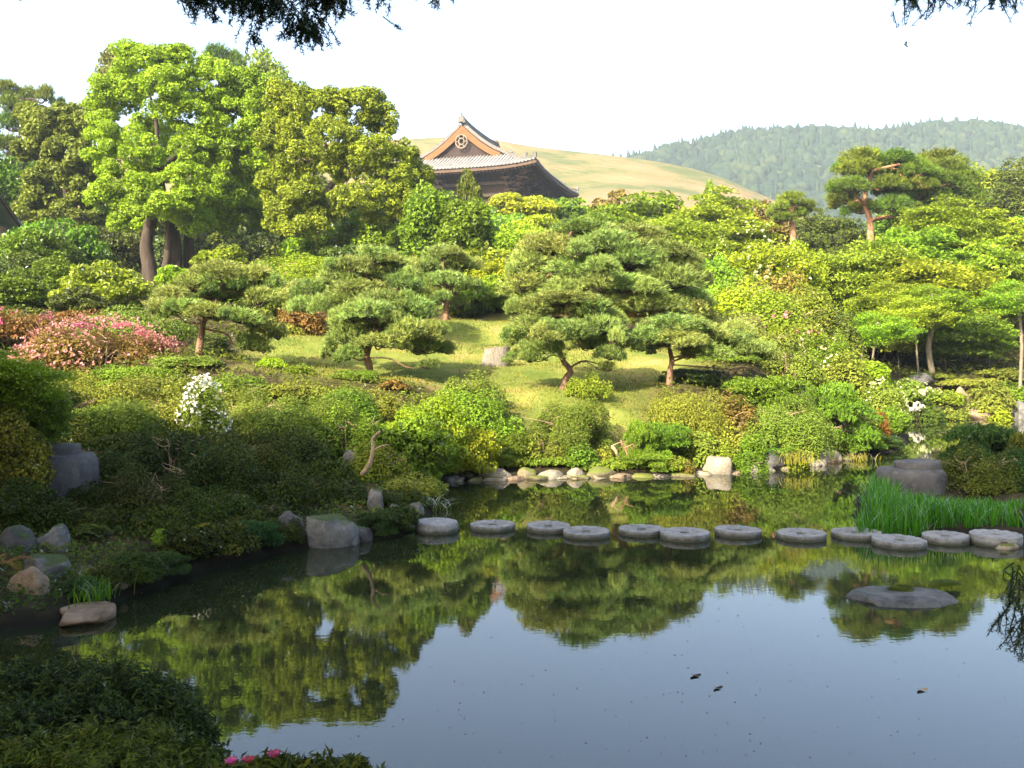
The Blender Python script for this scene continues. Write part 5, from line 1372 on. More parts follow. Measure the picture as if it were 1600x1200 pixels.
def stem_thing(label, name, path, rad, mat, cat='branch'):
    pts = np.array([P(*q) for q in path]); p0 = pts[0].copy()
    root = thing(name, label, cat, p0)
    g = Geo(); tube(g, spline(pts, 10) - p0, np.linspace(rad, rad * .5, 10), 6, rough=.08)
    link('stem', g.mesh('stem', True), M[mat], root)
    s = spline(pts, 10)[4] - p0
    g = Geo(); tube(g, spline([s, s + (.18, -.05, .10), s + (.32, 0, .12)], 5), np.linspace(rad * .5, rad * .2, 5), 5, cap=False)
    link('twig', g.mesh('twig', True), M[mat], root)
stem_thing('crooked pale bare branch standing at the tip of the left bank', 'bare_branch', [(566, 742, 17.6), (578, 724, 17.6), (583, 700, 17.6), (582, 686, 17.6), (594, 674, 17.5)], .05, 'bark_pale')
stem_thing('bent bare stem above the far shore rocks', 'bare_branch', [(965, 712, 24), (960, 700, 24), (955, 698, 24), (962, 706, 24), (968, 716, 24)], .04, 'bark_pale')
stem_thing('red-brown bare stem left of the layered juniper', 'bare_branch', [(982, 716, 24.1), (978, 704, 24.1), (972, 694, 24.1), (970, 688, 24.1)], .035, 'bark_red')

# ------------------------------------------------------------------ rocks
_rk = [0]
def rock(label, u, vb, w, h, mat, d=None, depth=.8, flat=None, tilt=0, name='rock', cuts=5, sink=.22, group=None, sub=3, boxy=1.0):
    """rock seen w x h px with its foot at row vb"""
    _rk[0] += 1
    k = _rk[0]; r = np.random.default_rng(900 + k)
    d = WD(vb) if d is None else adj(d)
    px = d / F
    Rx, Hh = w / 2 * px * 1.08, h * px
    Ry = Rx * depth
    if d < 20: sub = 4
    v, f = IC[sub]
    v = v.copy()
    if boxy > 1: v = np.sign(v) * np.abs(v) ** (1 / boxy); v /= np.abs(v).max(0)
    for c in range(cuts):
        n = nz(r.normal(size=3) + (0, -.3, .2)); lim = r.uniform(.62, .86)
        s = v @ n; v = v - np.maximum(s - lim, 0)[:, None] * n
    v = v * (1 + .10 * wob(v, 1.6, 3, k)[:, None] + .045 * wob(v, 5, 3, k + 5)[:, None] + .018 * np.abs(wob(v, 13, 3, k + 9))[:, None])
    v[:, 0] /= np.abs(v[:, 0]).max(); v[:, 2] /= v[:, 2].max()
    if flat: v[:, 2] = np.minimum(v[:, 2], flat + .04 * wob(v, 3, 2, k)) / flat
    v[:, 2] = v[:, 2] * (1 - sink) + sink * -0 
    v[:, 0] += tilt * v[:, 2]
    g = Geo(); g.add(v * np.array((Rx, Ry, Hh * 1.0 / (1 - sink))), t=f)
    z = Z(vb, d)
    yy = d + Ry * (.3 if d > 21 else .6)
    z = max(z, T(X(u, d), yy) - .35 * Hh)
    o = link(name, g.mesh('rock', sub > 2), M[mat], None, (X(u, d), yy, z), rot=(0, 0, 0))
    me = o.data
    tag(o, label, 'rock', group)
    return o
G1 = 'edging rocks along the far shore'
rock('warm mottled boulder at the left end of the far shore edging', 776, 748, 54, 20, 'rock_pale', group=G1)
rock('yellow mossy stone right of the mottled shore boulder', 823, 748, 30, 18, 'rock_moss', group=G1)
rock('brightest pale stone in the far shore edging', 859, 747.5, 46, 13, 'rock_pale', flat=.8, group=G1)
rock('small brown stone right of the brightest pale one', 899, 747, 32, 16, 'rock_pale', group=G1)
rock('long low mossy stone in the far shore edging', 940, 746, 50, 16, 'rock_moss', group=G1)
rock('small reddish stone left of the mottled shore boulder', 728, 748, 30, 10, 'rock_moss', group=G1)
rock('squared tan boulder with a dark right face at the waterline', 1119, 740, 46, 25, 'rock_pale', cuts=8, tilt=.15, boxy=1.8, flat=.85)
rock('long flat ochre edging stone right of the squared boulder', 1165, 737, 56, 14, 'rock_pale', flat=.7, group=G1)
rock('dark dome-shaped boulder on the far shore', 1204, 726, 46, 22, 'rock_dark', d=25.4)
rock('thin low edging stone below the dark boulder', 1237, 731, 48, 11, 'rock_pale', flat=.7, group=G1)
rock('cream boulder at the right end of the far shore', 1280, 722, 38, 25, 'rock_pale', cuts=7, boxy=1.4)
rock('small tan stone touching the cream boulder', 1304, 722, 26, 19, 'rock_pale', cuts=7, group=G1)
rock('low flat stone under the cream boulder', 1270, 727, 44, 9, 'rock_pale', flat=.6, group=G1)
rock('pale grey stone half buried in grass behind the bright edging stone', 864, 722, 28, 10, 'rock_dark', d=25.0)
rock('small stone between juniper and edging stones', 930, 728, 26, 10, 'rock_pale', d=24.6)
rock('low stone at the foot of the bright maple bush', 706, 752, 36, 10, 'rock', group=G1)
rock('ochre rock on the far inlet shore', 1503, 630, 24, 26, 'rock_amber', d=45.8)
rock('leaning slab at the right edge of the inlet shore', 1594, 652, 26, 26, 'rock', d=45.5, tilt=.4, boxy=1.8)
rock('low tan rock at the inlet waterline', 1530, 655, 70, 14, 'rock_amber', d=45.8)
rock('dark mossy rock beside the white blossoms of the inlet', 1480, 654, 40, 14, 'rock_dark', d=45.8)
rock('dark slab under the small maple in the grove', 1440, 596, 44, 14, 'rock_dark', d=47)
u = 696.0; k = 0
while u < 1316:
    w = [34, 26, 42, 30, 48, 24, 38, 28, 44][k % 9]
    v = np.interp(u + w / 2, [690, 760, 900, 1060, 1130, 1230, 1310, 1330], [752, 750, 747, 744, 739, 732, 720, 718]) + .6
    rock(('pale', 'mossy', 'pale', 'ochre', 'mossy')[k % 5] + (' broad' if w > 36 else ' small') + ' stone in the low line of edging stones along the far waterline', u + w / 2, v, w, 5 + (k * 5) % 5, ('rock_pale', 'rock_moss', 'rock_pale', 'rock_amber', 'rock_moss')[k % 5], flat=.75, boxy=1.3, group='low edging stones along the far waterline', sub=3)
    u += w * .93; k += 1
# left bank
rock('large grey boulder with a flat top on the left bank', 504, 853, 108, 46, 'rock', cuts=5, boxy=1.35, flat=.8, depth=.6)
rock('darker boulder touching the left side of the large grey one', 444, 857, 56, 56, 'rock_dark', cuts=4, boxy=1.4)
rock('tall thin standing stone with pale streaks behind the compact shrub', 548, 762, 40, 54, 'rock', d=18.8, boxy=1.6, depth=.5)
rock('narrow slanting stone right of the large grey boulder', 584, 822, 28, 54, 'rock', d=16.3, tilt=.25, boxy=1.5)
rock('upright grey boulder above the sedge tuft', 76, 892, 54, 62, 'rock', d=12.2, boxy=1.5, tilt=-.05, cuts=4)
rock('round brown rock catching the sunlight at the left edge', 36, 968, 66, 56, 'rock_amber', d=10.6, cuts=3, boxy=1.25)
rock('flat sunlit slab lying in the water at left', 118, 968, 88, 8, 'rock_amber', d=10.0, flat=.45, depth=1.1, boxy=1.15, cuts=3)
rock('smooth grey rock behind the sunlit brown one', 62, 930, 76, 40, 'rock', d=11.2, flat=.8)
rock('shadowed rock behind the sedge tuft', 160, 872, 70, 46, 'rock_dark', d=13.2)
rock('small pebble rock by the flat sunlit slab', 186, 934, 24, 9, 'rock_amber')
rock('dark rock in the shade left of the upright boulder', 18, 902, 60, 56, 'rock_dark', d=12.0, boxy=1.3, cuts=3)
rock('dark low rock under the overhanging left shrub', 222, 872, 60, 40, 'rock_dark', d=13.4)
rock('mossy rock beside the first millstone', 615, 836, 46, 34, 'rock_dark', d=15.9)
rock('small squared stone just behind the first millstone', 650, 812, 26, 26, 'rock', d=16.6, boxy=1.6)
rock('low dark rock below the strap-leaved plant', 560, 846, 40, 16, 'rock_dark')
# in the pond
rock('flat weathered rock breaking the water surface in front of the millstones', 1433, 947, 172, 8, 'rock_weathered', flat=.6, depth=.72, cuts=4, sub=4)
rock('small stone half hidden in the iris bed', 1532, 806, 36, 14, 'rock', d=17.0)
rock('pale flat stone at the foot of the last millstone', 1577, 858, 36, 8, 'rock_pale', flat=.6)
for (u, v, w, sd, lb, sc) in ((1408, 934, 44, 0, 'round green moss cushion on the left of the flat pond rock', 1), (1478, 924, 60, 1, 'long dark moss cushion at the back of the flat pond rock', .8)):
    d = WD(v) + .15
    o = link('moss_cushion', dome_mesh(.085, sd), M['fern'], None, (X(u, d), d, .05), (w / 2 / F * d, w / 2 / F * d * .6, .09 * sc)); tag(o, lb, 'moss')

# old foundation stones with a raised disc
def foundation(label, u, vb, d, w, h, disc_w, disc_h, du):
    d = adj(d); px = d / F; R = w / 2 * px; Hh = h * px
    x, z = X(u, d), Z(vb, d)
    root = thing('foundation_stone', label, 'stone', (x, d + R * .7, z)); b0 = 0
    def lathe(prof, sq, seed, cx=0):
        k = 40; th = np.arange(k) / k * 2 * math.pi
        g = Geo(); rows = []
        for (rr, zz) in prof:
            c, s = np.cos(th), np.sin(th)
            q = (np.abs(c) ** sq + np.abs(s) ** sq) ** (-1 / sq) * rr
            p = np.stack([q * c + cx, q * s * .85, np.full(k, zz)], 1)
            p *= 1; p[:, :2] *= (1 + .035 * wob(p, 2.2 / R, 3, seed))[:, None]; p[:, 2] += .02 * Hh * wob(p, 3 / R, 3, seed + 2)
            rows.append(p)
        v = np.concatenate(rows + [np.array([[cx, 0, prof[-1][1]]])]); n = len(prof)
        q = [(i * k + j, i * k + (j + 1) % k, (i + 1) * k + (j + 1) % k, (i + 1) * k + j) for i in range(n - 1) for j in range(k)]
        t = [((n - 1) * k + j, (n - 1) * k + (j + 1) % k, n * k) for j in range(k)]
        g.add(v, q=q, t=t); return g
    Hb = Hh - disc_h * px
    link('block', lathe([(R * .93, -.3), (R * .97, Hb * .3), (R, Hb * .62), (R * .97, Hb * .86), (R * .88, Hb * .97), (R * .74, Hb)], 2.4, 3).mesh('block', True), M['pillar_stone'], root, (0, 0, b0))
    r2 = disc_w / 2 * px
    link('raised_disc', lathe([(r2, Hb - .03), (r2, Hb + disc_h * px * .6), (r2 * .96, Hb + disc_h * px * .9), (r2 * .86, Hb + disc_h * px)], 2.0, 7, du * px).mesh('raised_disc', True), M['pillar_stone'], root, (0, 0, b0))
foundation('old temple foundation stone with raised disc beside the iris bed', 1440, 775, 19.6, 108, 52, 74, 13, 10)
foundation('old temple foundation stone with raised disc in the left shade', 55, 800, 13.8, 140, 102, 74, 16, 10)

# ------------------------------------------------------------------ millstone stepping stones
def millstone(u, vfront, w, side, label, hole=True, seed=0, notch=None, rot=0.0, solid=False):
    """w = width px, side = height px of the rim above the water, vfront = waterline at the front"""
    r = np.random.default_rng(1200 + seed)
    d = WD(vfront); R = w / 2 / F * (d + .4); d += R * .98
    Hh = side * .95 / F * d
    root = thing('millstone_step', label, 'stepping stone', (X(u, d), d, 0), 'millstone stepping stones across the pond', rotz=rot)
    k = 56; th = np.arange(k) / k * 2 * math.pi
    chip = 1 + .012 * wob(np.stack([np.cos(th) * 2, np.sin(th) * 2, 0 * th + seed], 1), 1.3, 3, seed) - .012 * (r.uniform(size=k) < .12)
    tilt = r.normal(size=2) * .012
    rh = 0; hx = R * r.uniform(-.12, .12)
    prof = [(1.0, -.45), (1.0, .0), (1.0, Hh * .55), (.995, Hh * .93), (.97, Hh), (.72, Hh - .004), (.46, Hh - .012), (.27, Hh - .018)]
    if solid: prof = [(1.0, -.4), (1.02, 0), (1.02, Hh * .5), (1.0, Hh * .85), (.96, Hh), (.6, Hh + .005), (.3, Hh + .006)]
    if hole: prof += [(.215, Hh - .02), (.21, Hh - .14), (.19, Hh - .26)]
    rows = []
    for n, (f, z) in enumerate(prof):
        rr = R * f * (chip if f > .9 else 1 + .004 * r.normal(size=k))
        groove = (.010 * (np.arange(k) % 4 < 2)) if (.4 < f < .98 and not solid) else 0
        zz = z - groove + tilt[0] * rr * np.cos(th) + tilt[1] * rr * np.sin(th) * (f > .1)
        rows.append(np.stack([rr * np.cos(th) + (hx if f < .2 else 0), rr * np.sin(th), zz + .002 * r.normal(size=k) * (f > .2)], 1))
    n = len(prof)
    v = np.concatenate(rows + [np.array([[hx if hole else 0, 0, prof[-1][1]]])])
    q = [(i * k + j, i * k + (j + 1) % k, (i + 1) * k + (j + 1) % k, (i + 1) * k + j) for i in range(n - 1) for j in range(k)]
    t = [((n - 1) * k + j, (n - 1) * k + (j + 1) % k, n * k) for j in range(k)]
    g = Geo(); g.add(v, q=q, t=t)
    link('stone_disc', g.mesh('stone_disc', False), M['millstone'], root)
    if notch is not None:
        g = Geo(); a_ = notch - rot
        c = np.array((math.cos(a_), math.sin(a_), 0)) * R * .965; b_ = np.array((-math.sin(a_), math.cos(a_), 0))
        n_ = np.array((math.cos(a_), math.sin(a_), 0))
        vv = [c + b_ * i * .05 + n_ * o + (0, 0, z) for o in (0, R * .045) for i, z in ((-1, Hh * .25), (1, Hh * .25), (1, Hh * .62), (-1, Hh * .62))]
        g.add(vv, q=[(0, 1, 2, 3), (7, 6, 5, 4), (0, 4, 5, 1), (1, 5, 6, 2), (2, 6, 7, 3), (3, 7, 4, 0)])
        link('handle_socket', g.mesh('handle_socket'), M['timber_dark'], root)
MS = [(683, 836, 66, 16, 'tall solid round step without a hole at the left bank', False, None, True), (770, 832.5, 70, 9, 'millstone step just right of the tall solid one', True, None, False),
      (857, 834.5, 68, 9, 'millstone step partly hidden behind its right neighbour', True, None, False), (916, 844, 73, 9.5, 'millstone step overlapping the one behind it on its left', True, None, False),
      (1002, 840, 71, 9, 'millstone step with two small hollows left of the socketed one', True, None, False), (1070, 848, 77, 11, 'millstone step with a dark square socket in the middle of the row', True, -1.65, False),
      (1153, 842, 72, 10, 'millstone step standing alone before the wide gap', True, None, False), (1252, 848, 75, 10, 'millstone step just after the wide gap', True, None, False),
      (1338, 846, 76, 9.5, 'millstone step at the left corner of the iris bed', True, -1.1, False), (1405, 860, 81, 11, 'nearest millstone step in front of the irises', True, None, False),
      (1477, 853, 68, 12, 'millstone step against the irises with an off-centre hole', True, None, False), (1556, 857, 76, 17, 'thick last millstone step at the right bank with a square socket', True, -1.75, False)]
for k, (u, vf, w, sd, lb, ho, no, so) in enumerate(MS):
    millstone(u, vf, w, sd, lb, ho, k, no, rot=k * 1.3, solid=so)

# stump on the lawn
def stump():
    d = 33.5; p = P(774, 573, d); z0 = T(p[0], p[1])
    px = d / F
    root = thing('tree_stump', 'pale grey weathered tree stump leaning on the lawn', 'stump', (p[0], p[1], min(z0, p[2])))
    k = 26; th = np.arange(k) / k * 2 * math.pi
    rows = []; hz = p[2] - min(z0, p[2])
    for f in np.linspace(0, 1, 7):
        R = (20.5 + 2 * (1 - f)) * px * (1 + .07 * wob(np.stack([np.cos(th) * 2, np.sin(th) * 2, 0 * th + f * .3], 1), 1.5, 4, 3))
        zz = -.25 + f * (30 * px + hz + .25) + (f == 1) * .05 * np.cos(th)
        rows.append(np.stack([R * np.cos(th) + f * 6 * px - 2 * px, R * np.sin(th) * .8, zz], 1))
    v = np.concatenate(rows)
    g = Geo(); g.add(v, q=[(i * k + j, i * k + (j + 1) % k, (i + 1) * k + (j + 1) % k, (i + 1) * k + j) for i in range(6) for j in range(k)])
    link('bark', g.mesh('bark', True), M['stump'], root)
    top = rows[-1]; c = top.mean(0)
    g = Geo(); g.add(np.concatenate([top, [c + (0, 0, .02)]]), t=[(j, (j + 1) % k, k) for j in range(k)])
    link('cut_face', g.mesh('cut_face'), M['stump'], root)
stump()

# ------------------------------------------------------------------ blades, ferns, irises
def blades(g, base, L, wd, lean, r, seg=4, up=1.0):
    n = len(base)
    az = r.uniform(0, 6.28, n); dirh = np.stack([np.cos(az), np.sin(az), 0 * az], 1)
    side = np.stack([-np.sin(az + .6 * r.normal(size=n)), np.cos(az), 0 * az], 1)
    L = np.broadcast_to(L, (n,)); lean = np.broadcast_to(lean, (n,))
    rows = []
    for s in np.linspace(0, 1, seg):
        p = base + dirh * (L * lean * s ** 2)[:, None] + np.array((0, 0, 1.)) * (L * (s - .38 * lean * s ** 2.5))[:, None]
        w = wd * (1 - s ** 2 * .92)
        rows += [p - side * w / 2, p + side * w / 2]
    v = np.stack(rows, 1).reshape(-1, 3)
    b = np.arange(n)[:, None] * seg * 2
    q = np.concatenate([b + np.array((2 * i, 2 * i + 1, 2 * i + 3, 2 * i + 2)) for i in range(seg - 1)], 0)
    g.add(v, q=q, tint=np.repeat(np.clip(r.normal(.5, .22, n), 0, 1), seg * 2) * np.tile(np.repeat(np.linspace(.6, 1.25, seg), 2), n))

r = np.random.default_rng(31)
pts = []
while len(pts) < 3300:
    u = r.uniform(1340, 1615); d = r.uniform(15.6, 22.5)
    lim = 15.75 if u < 1450 else 16.1
    if d < lim: continue
    if u > 1402 and d > 18.7: continue
    if u > 1480 and d > 18.2: continue
    if u < 1362 and d > 16.6 + (u - 1340) * .12: continue
    x = X(u, d); pts.append((x, d, -.05))
pts = np.array(pts); pts[:, 2] = np.maximum(terr(pts[:, 0], pts[:, 1]), -.06) - .02
ls = np.interp(pts[:, 0], [X(1345, 16), X(1420, 16), X(1500, 16), X(1560, 16)], [.62, .66, .56, .36]) * np.where(pts[:, 0] / pts[:, 1] * F + 800 < 1404, np.interp(pts[:, 1], [16, 22], [1, .85]), np.interp(pts[:, 1], [16, 17, 18.2], [1, .9, .45]))
g = Geo(); blades(g, pts, ls * r.uniform(.65, 1.12, len(pts)), .021, np.abs(r.normal(.14, .26, len(pts))), r)
tag(link('iris_bed', g.mesh('iris_bed'), M['iris']), 'dense bed of bright green iris leaves in front of the foundation stone', 'irises', kind='stuff')

def tuft(label, u, v, d, n, L, wd, lean, spread, mat, name='grass_tuft', cat='grass', seed=0):
    r = np.random.default_rng(1500 + seed)
    p = P(u, v, adj(d)); z = p[2]
    b = np.stack([r.normal(size=n) * spread, r.normal(size=n) * spread, np.zeros(n)], 1)
    g = Geo(); blades(g, b, L * r.uniform(.6, 1.15, n), wd, np.abs(r.normal(lean, .2, n)), r)
    return tag(link(name, g.mesh(name), M[mat], None, tuple(p)), label, cat)
tuft('tall dark sedge tuft above the flat sunlit slab', 150, 925, 11.2, 240, .42, .011, .35, .14, 'grass', 'sedge_tuft', 'sedge', 1)
tuft('sunlit sedge blades at the water beside the flat slab', 148, 936, 10.6, 130, .30, .012, .4, .12, 'iris', 'sedge_tuft', 'sedge', 2)
tuft('arching strap-leaved plant right of the large grey boulder', 570, 850, 15.4, 60, .48, .028, .75, .07, 'iris', 'strap_leaved_plant', 'plant', 3)
tuft('strap-leaved plant hanging over the water behind the first millstone', 682, 800, 17.4, 50, .42, .03, .8, .10, 'fern', 'strap_leaved_plant', 'plant', 4)
tuft('drooping grass clump below the dark left shrubs', 380, 866, 14.2, 260, .45, .016, .7, .22, 'fern', 'grass_tuft', 'grass', 5)
tuft('second drooping grass clump nearer the dark boulder', 415, 868, 14.4, 160, .36, .016, .7, .16, 'fern', 'grass_tuft', 'grass', 6)
tuft('small bright grass tuft by the first millstone', 647, 838, 15.3, 24, .22, .02, .6, .03, 'iris', 'grass_tuft', 'grass', 7)
tuft('fresh grass between the dark and the cream boulder', 1243, 724, 25.1, 130, .36, .025, .4, .2, 'grass', 'grass_tuft', 'grass', 8)
tuft('grass tuft behind the pale half-buried stone', 870, 728, 24.7, 100, .3, .025, .4, .2, 'grass', 'grass_tuft', 'grass', 9)
tuft('grass at the water edge by the cream boulder', 1335, 719, 27.4, 90, .28, .025, .5, .25, 'grass', 'grass_tuft', 'grass', 10)
tuft('sparse grass right of the iris bed', 1580, 828, 16.6, 160, .3, .014, .35, .3, 'iris', 'grass_tuft', 'grass', 11)

def fern(label, u, v, d, n, L, mat, seed, az0=None, azs=6.28):
    r = np.random.default_rng(1700 + seed)
    p = P(u, v, adj(d))
    root = thing('fern', label, 'fern', p)
    for k in range(n):
        az = (az0 if az0 is not None else 0) + r.uniform(-.5, .5) * azs
        ln = L * r.uniform(.7, 1.1)
        h = np.array((math.cos(az), math.sin(az), 0)); sd = np.array((-h[1], h[0], 0))
        s = np.linspace(0, 1, 9)
        ax = h * (ln * s)[:, None] + np.array((0, 0, 1.)) * (ln * (.75 * s - .85 * s ** 2))[:, None]
        g = Geo(); tube(g, ax, np.linspace(.006, .002, 9), 3, cap=False)
        t = np.linspace(.12, .98, 20)
        c = np.stack([np.interp(t, s, ax[:, i]) for i in range(3)], 1)
        pl = ln * .24 * np.sin(np.clip(t * 2.6 + .35, 0, math.pi)) + .012
        for sg in (-1, 1):
            a_ = nz(sd * sg + h * .45 + np.array((0, 0, .1)) + .08 * r.normal(size=(20, 3)))
            leaves(g, c + a_ * (pl * .5)[:, None], np.tile((0, 0, 1.), (20, 1)) + .15 * r.normal(size=(20, 3)), pl, np.full(20, ln * .036), r.uniform(.2, 1, 20), r, .02, axis=a_)
        link('frond', g.mesh('frond'), M[mat], root)
fern('orange-lit fern at the left edge above the sunlit rock', 5, 882, 11, 8, .42, 'fern_sunlit', 1)
fern('dark fern arching over the shadowed left rocks', 118, 838, 12.6, 9, .6, 'fern', 2)
fern('low fern beside the sedge at the left waterline', 205, 892, 12.3, 12, .45, 'fern', 3)
fern('fern spreading right of the low one on the left waterline', 240, 886, 12.7, 10, .42, 'fern', 4)
fern('yellow-green fern glowing at the left waterline', 285, 890, 12.8, 12, .42, 'iris', 5)
fern('small fern on the far shore beside the dark boulder', 1226, 706, 25.2, 8, .5, 'iris', 6)
shrub('round', 268, 12.9, 850, 60, 'small sunlit leafy plant behind the glowing fern', 'maple', 'leafy_plant', 'plant', frac=.13, hmin=.3)
shrub('round', 320, 13.3, 838, 60, 'orange-tinted leafy plant by the left waterline', 'yellow_bush', 'leafy_plant', 'plant', frac=.13, hmin=.3)

# ------------------------------------------------------------------ right bank
shrub('juniper', 1545, 21.5, 648, 150, 'upper dark green tier of the pruned shrub right of the foundation stone', 'juniper_dark', 'pruned_shrub', hmin=.9)
shrub('dome', 1530, 18.8, 694, 136, 'rounded pruned shrub behind the iris bed', 'near_bush_light', 'pruned_shrub', frac=.058)
shrub('dome', 1608, 18.6, 690, 90, 'blue-green pine-like shrub at the right edge', 'juniper_dark', 'pruned_shrub', frac=.058)
shrub('juniper', 1610, 20.5, 668, 110, 'dark shrub at the right edge behind the blue-green one', 'near_bush_light', 'pruned_shrub', hmin=.9)
shrub('dome', 1603, 15.4, 812, 44, 'small dark bush at the foot of the last millstone', 'azalea_shade', frac=.13)
# white blossoms over the inlet
o = thing('white_blossom_spray', 'three bright white blossom heads over the dark shrub of the inlet', 'flowers', P(1434, 640, 43.5))
for (u, v, s) in ((1428, 640, .22), (1433, 631, .17), (1441, 635, .15), (1433, 640, .16)):
    link('blossom_head', blossom_mesh(0, 60, .3, .2), M['white'], o, tuple(P(u, v + 4, 43.5) - P(1434, 640, 43.5)), (s, s, s * 1.2))
g = Geo(); tube(g, [(0, .1, -.6), (0, .05, -.2), (-.05, 0, .15)], .02, 5)
link('stem', g.mesh('stem'), M['bark_dark'], o)
# rope on two short posts, left bank
root = thing('rope_fence', 'white rope slung between two short pale posts beside the white azalea', 'rope fence', P(345, 690, 20.6))
p0 = P(345, 690, 20.6)
a_, b_ = P(318, 684, 20.6) - p0, P(379, 683, 20.6) - p0
for q in (a_, b_):
    g = Geo(); beam(g, q - (0, 0, .3), q + (0, 0, .05), .09, .09); link('post', g.mesh('post'), M['bark_pale'], root)
g = Geo(); tube(g, [a_ * (1 - t) + b_ * t - np.array((0, .06, .10 * math.sin(math.pi * t))) for t in np.linspace(0, 1, 9)], .016, 5); link('rope', g.mesh('rope', True), M['rope'], root)

# ------------------------------------------------------------------ near foreground
def near_bush(label, boxes, mat, L, n, seed, name='foreground_bush', flowers=None):
    """sprigs of narrow leaves on rounded shoots; boxes: (u,v,rpx,d)"""
    r = np.random.default_rng(1900 + seed)
    c0 = P(boxes[0][0], boxes[0][1], boxes[0][3]); c0[2] = T(c0[0], c0[1])
    root = thing(name, label, 'bush', c0)
    g = Geo()
    for (u, v, rp, d) in boxes:
        c = P(u, v, d) - c0; R = rp / F * d
        ns = int(n * (rp / 100) ** 2)
        dd = rdir(ns, r); dd[:, 2] = np.abs(dd[:, 2]) - .25; dd = nz(dd)
        tip = c + dd * R * r.uniform(.72, 1.05, (ns, 1)) * np.array((1, .9, .75))
        ax = nz(dd * .7 + np.array((0, 0, .7)) + .3 * r.normal(size=(ns, 3)))
        tt = r.uniform(0, .55, ns)
        for f in range(13):
            a_ = nz(ax * (.35 + .1 * (f > 8)) + .75 * rdir(ns, r))
            nn = nz(ax + .4 * r.normal(size=(ns, 3)))
            ll = L * r.uniform(.7, 1.2, ns)
            leaves(g, tip - ax * (L * .12 * f)[..., None] if False else tip - ax * (L * .1 * f) + a_ * (ll * .45)[:, None], nn, ll, ll * .26, np.clip(tt + .45 * r.uniform(size=ns) - .02 * f, 0, 1), r, .05, axis=a_)
    link('foliage', g.mesh('foliage'), M[mat], root)
    g = Geo()
    for k in range(14):
        b = boxes[k % len(boxes)]; e = P(b[0] + r.normal() * b[2] * .5, b[1] + r.uniform(-.4, .3) * b[2], b[3]) - c0
        s = np.array((e[0] * .6, e[1] * .6, -.1))
        tube(g, spline([s, (s + e) / 2 + .06 * r.normal(size=3), e], 7), np.linspace(.016, .006, 7), 5, cap=False)
    link('stems', g.mesh('stems', True), M['bark_dark'], root)
    if flowers:
        for (u, v, d, s, az) in flowers:
            c = P(u, v, d) - c0
            g = Geo()
            for q in range(5):
                a_ = q * 1.2566 + az
                ax = nz(np.array((math.cos(a_) * .8, math.sin(a_) * .8, .75)))
                n_ = nz(np.cross(np.cross(ax, (0, 0, 1.)), ax))
                for w_ in (-.35, 0, .35):
                    ax2 = nz(ax + w_ * np.cross(ax, n_))
                    leaves(g, (c + ax2 * s * .5)[None], n_[None] + .1 * r.normal(size=(1, 3)), s * (1.05 - abs(w_) * .5), s * .55, r.uniform(size=1), r, .06, axis=ax2[None])
            link('blossom', g.mesh('blossom'), M['hotpink'], root)
    return root
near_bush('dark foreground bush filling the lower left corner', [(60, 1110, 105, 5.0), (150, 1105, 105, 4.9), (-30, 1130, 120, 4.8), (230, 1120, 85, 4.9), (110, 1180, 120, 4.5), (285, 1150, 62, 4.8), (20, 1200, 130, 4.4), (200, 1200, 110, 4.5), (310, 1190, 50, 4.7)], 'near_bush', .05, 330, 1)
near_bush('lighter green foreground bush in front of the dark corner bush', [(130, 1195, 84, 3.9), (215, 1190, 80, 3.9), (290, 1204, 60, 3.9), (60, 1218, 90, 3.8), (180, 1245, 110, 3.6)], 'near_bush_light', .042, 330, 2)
near_bush('azalea shoots with pink blossoms peeping up at the bottom edge', [(425, 1205, 34, 3.2), (382, 1214, 32, 3.2), (465, 1210, 30, 3.2), (500, 1206, 32, 3.2), (548, 1206, 28, 3.2), (350, 1222, 34, 3.2), (590, 1222, 24, 3.2)], 'near_bush_light', .05, 560, 3, name='azalea_shrub',
          flowers=[(428, 1184, 3.1, .034, 0), (388, 1193, 3.1, .034, .4), (361, 1195, 3.1, .032, .9)])

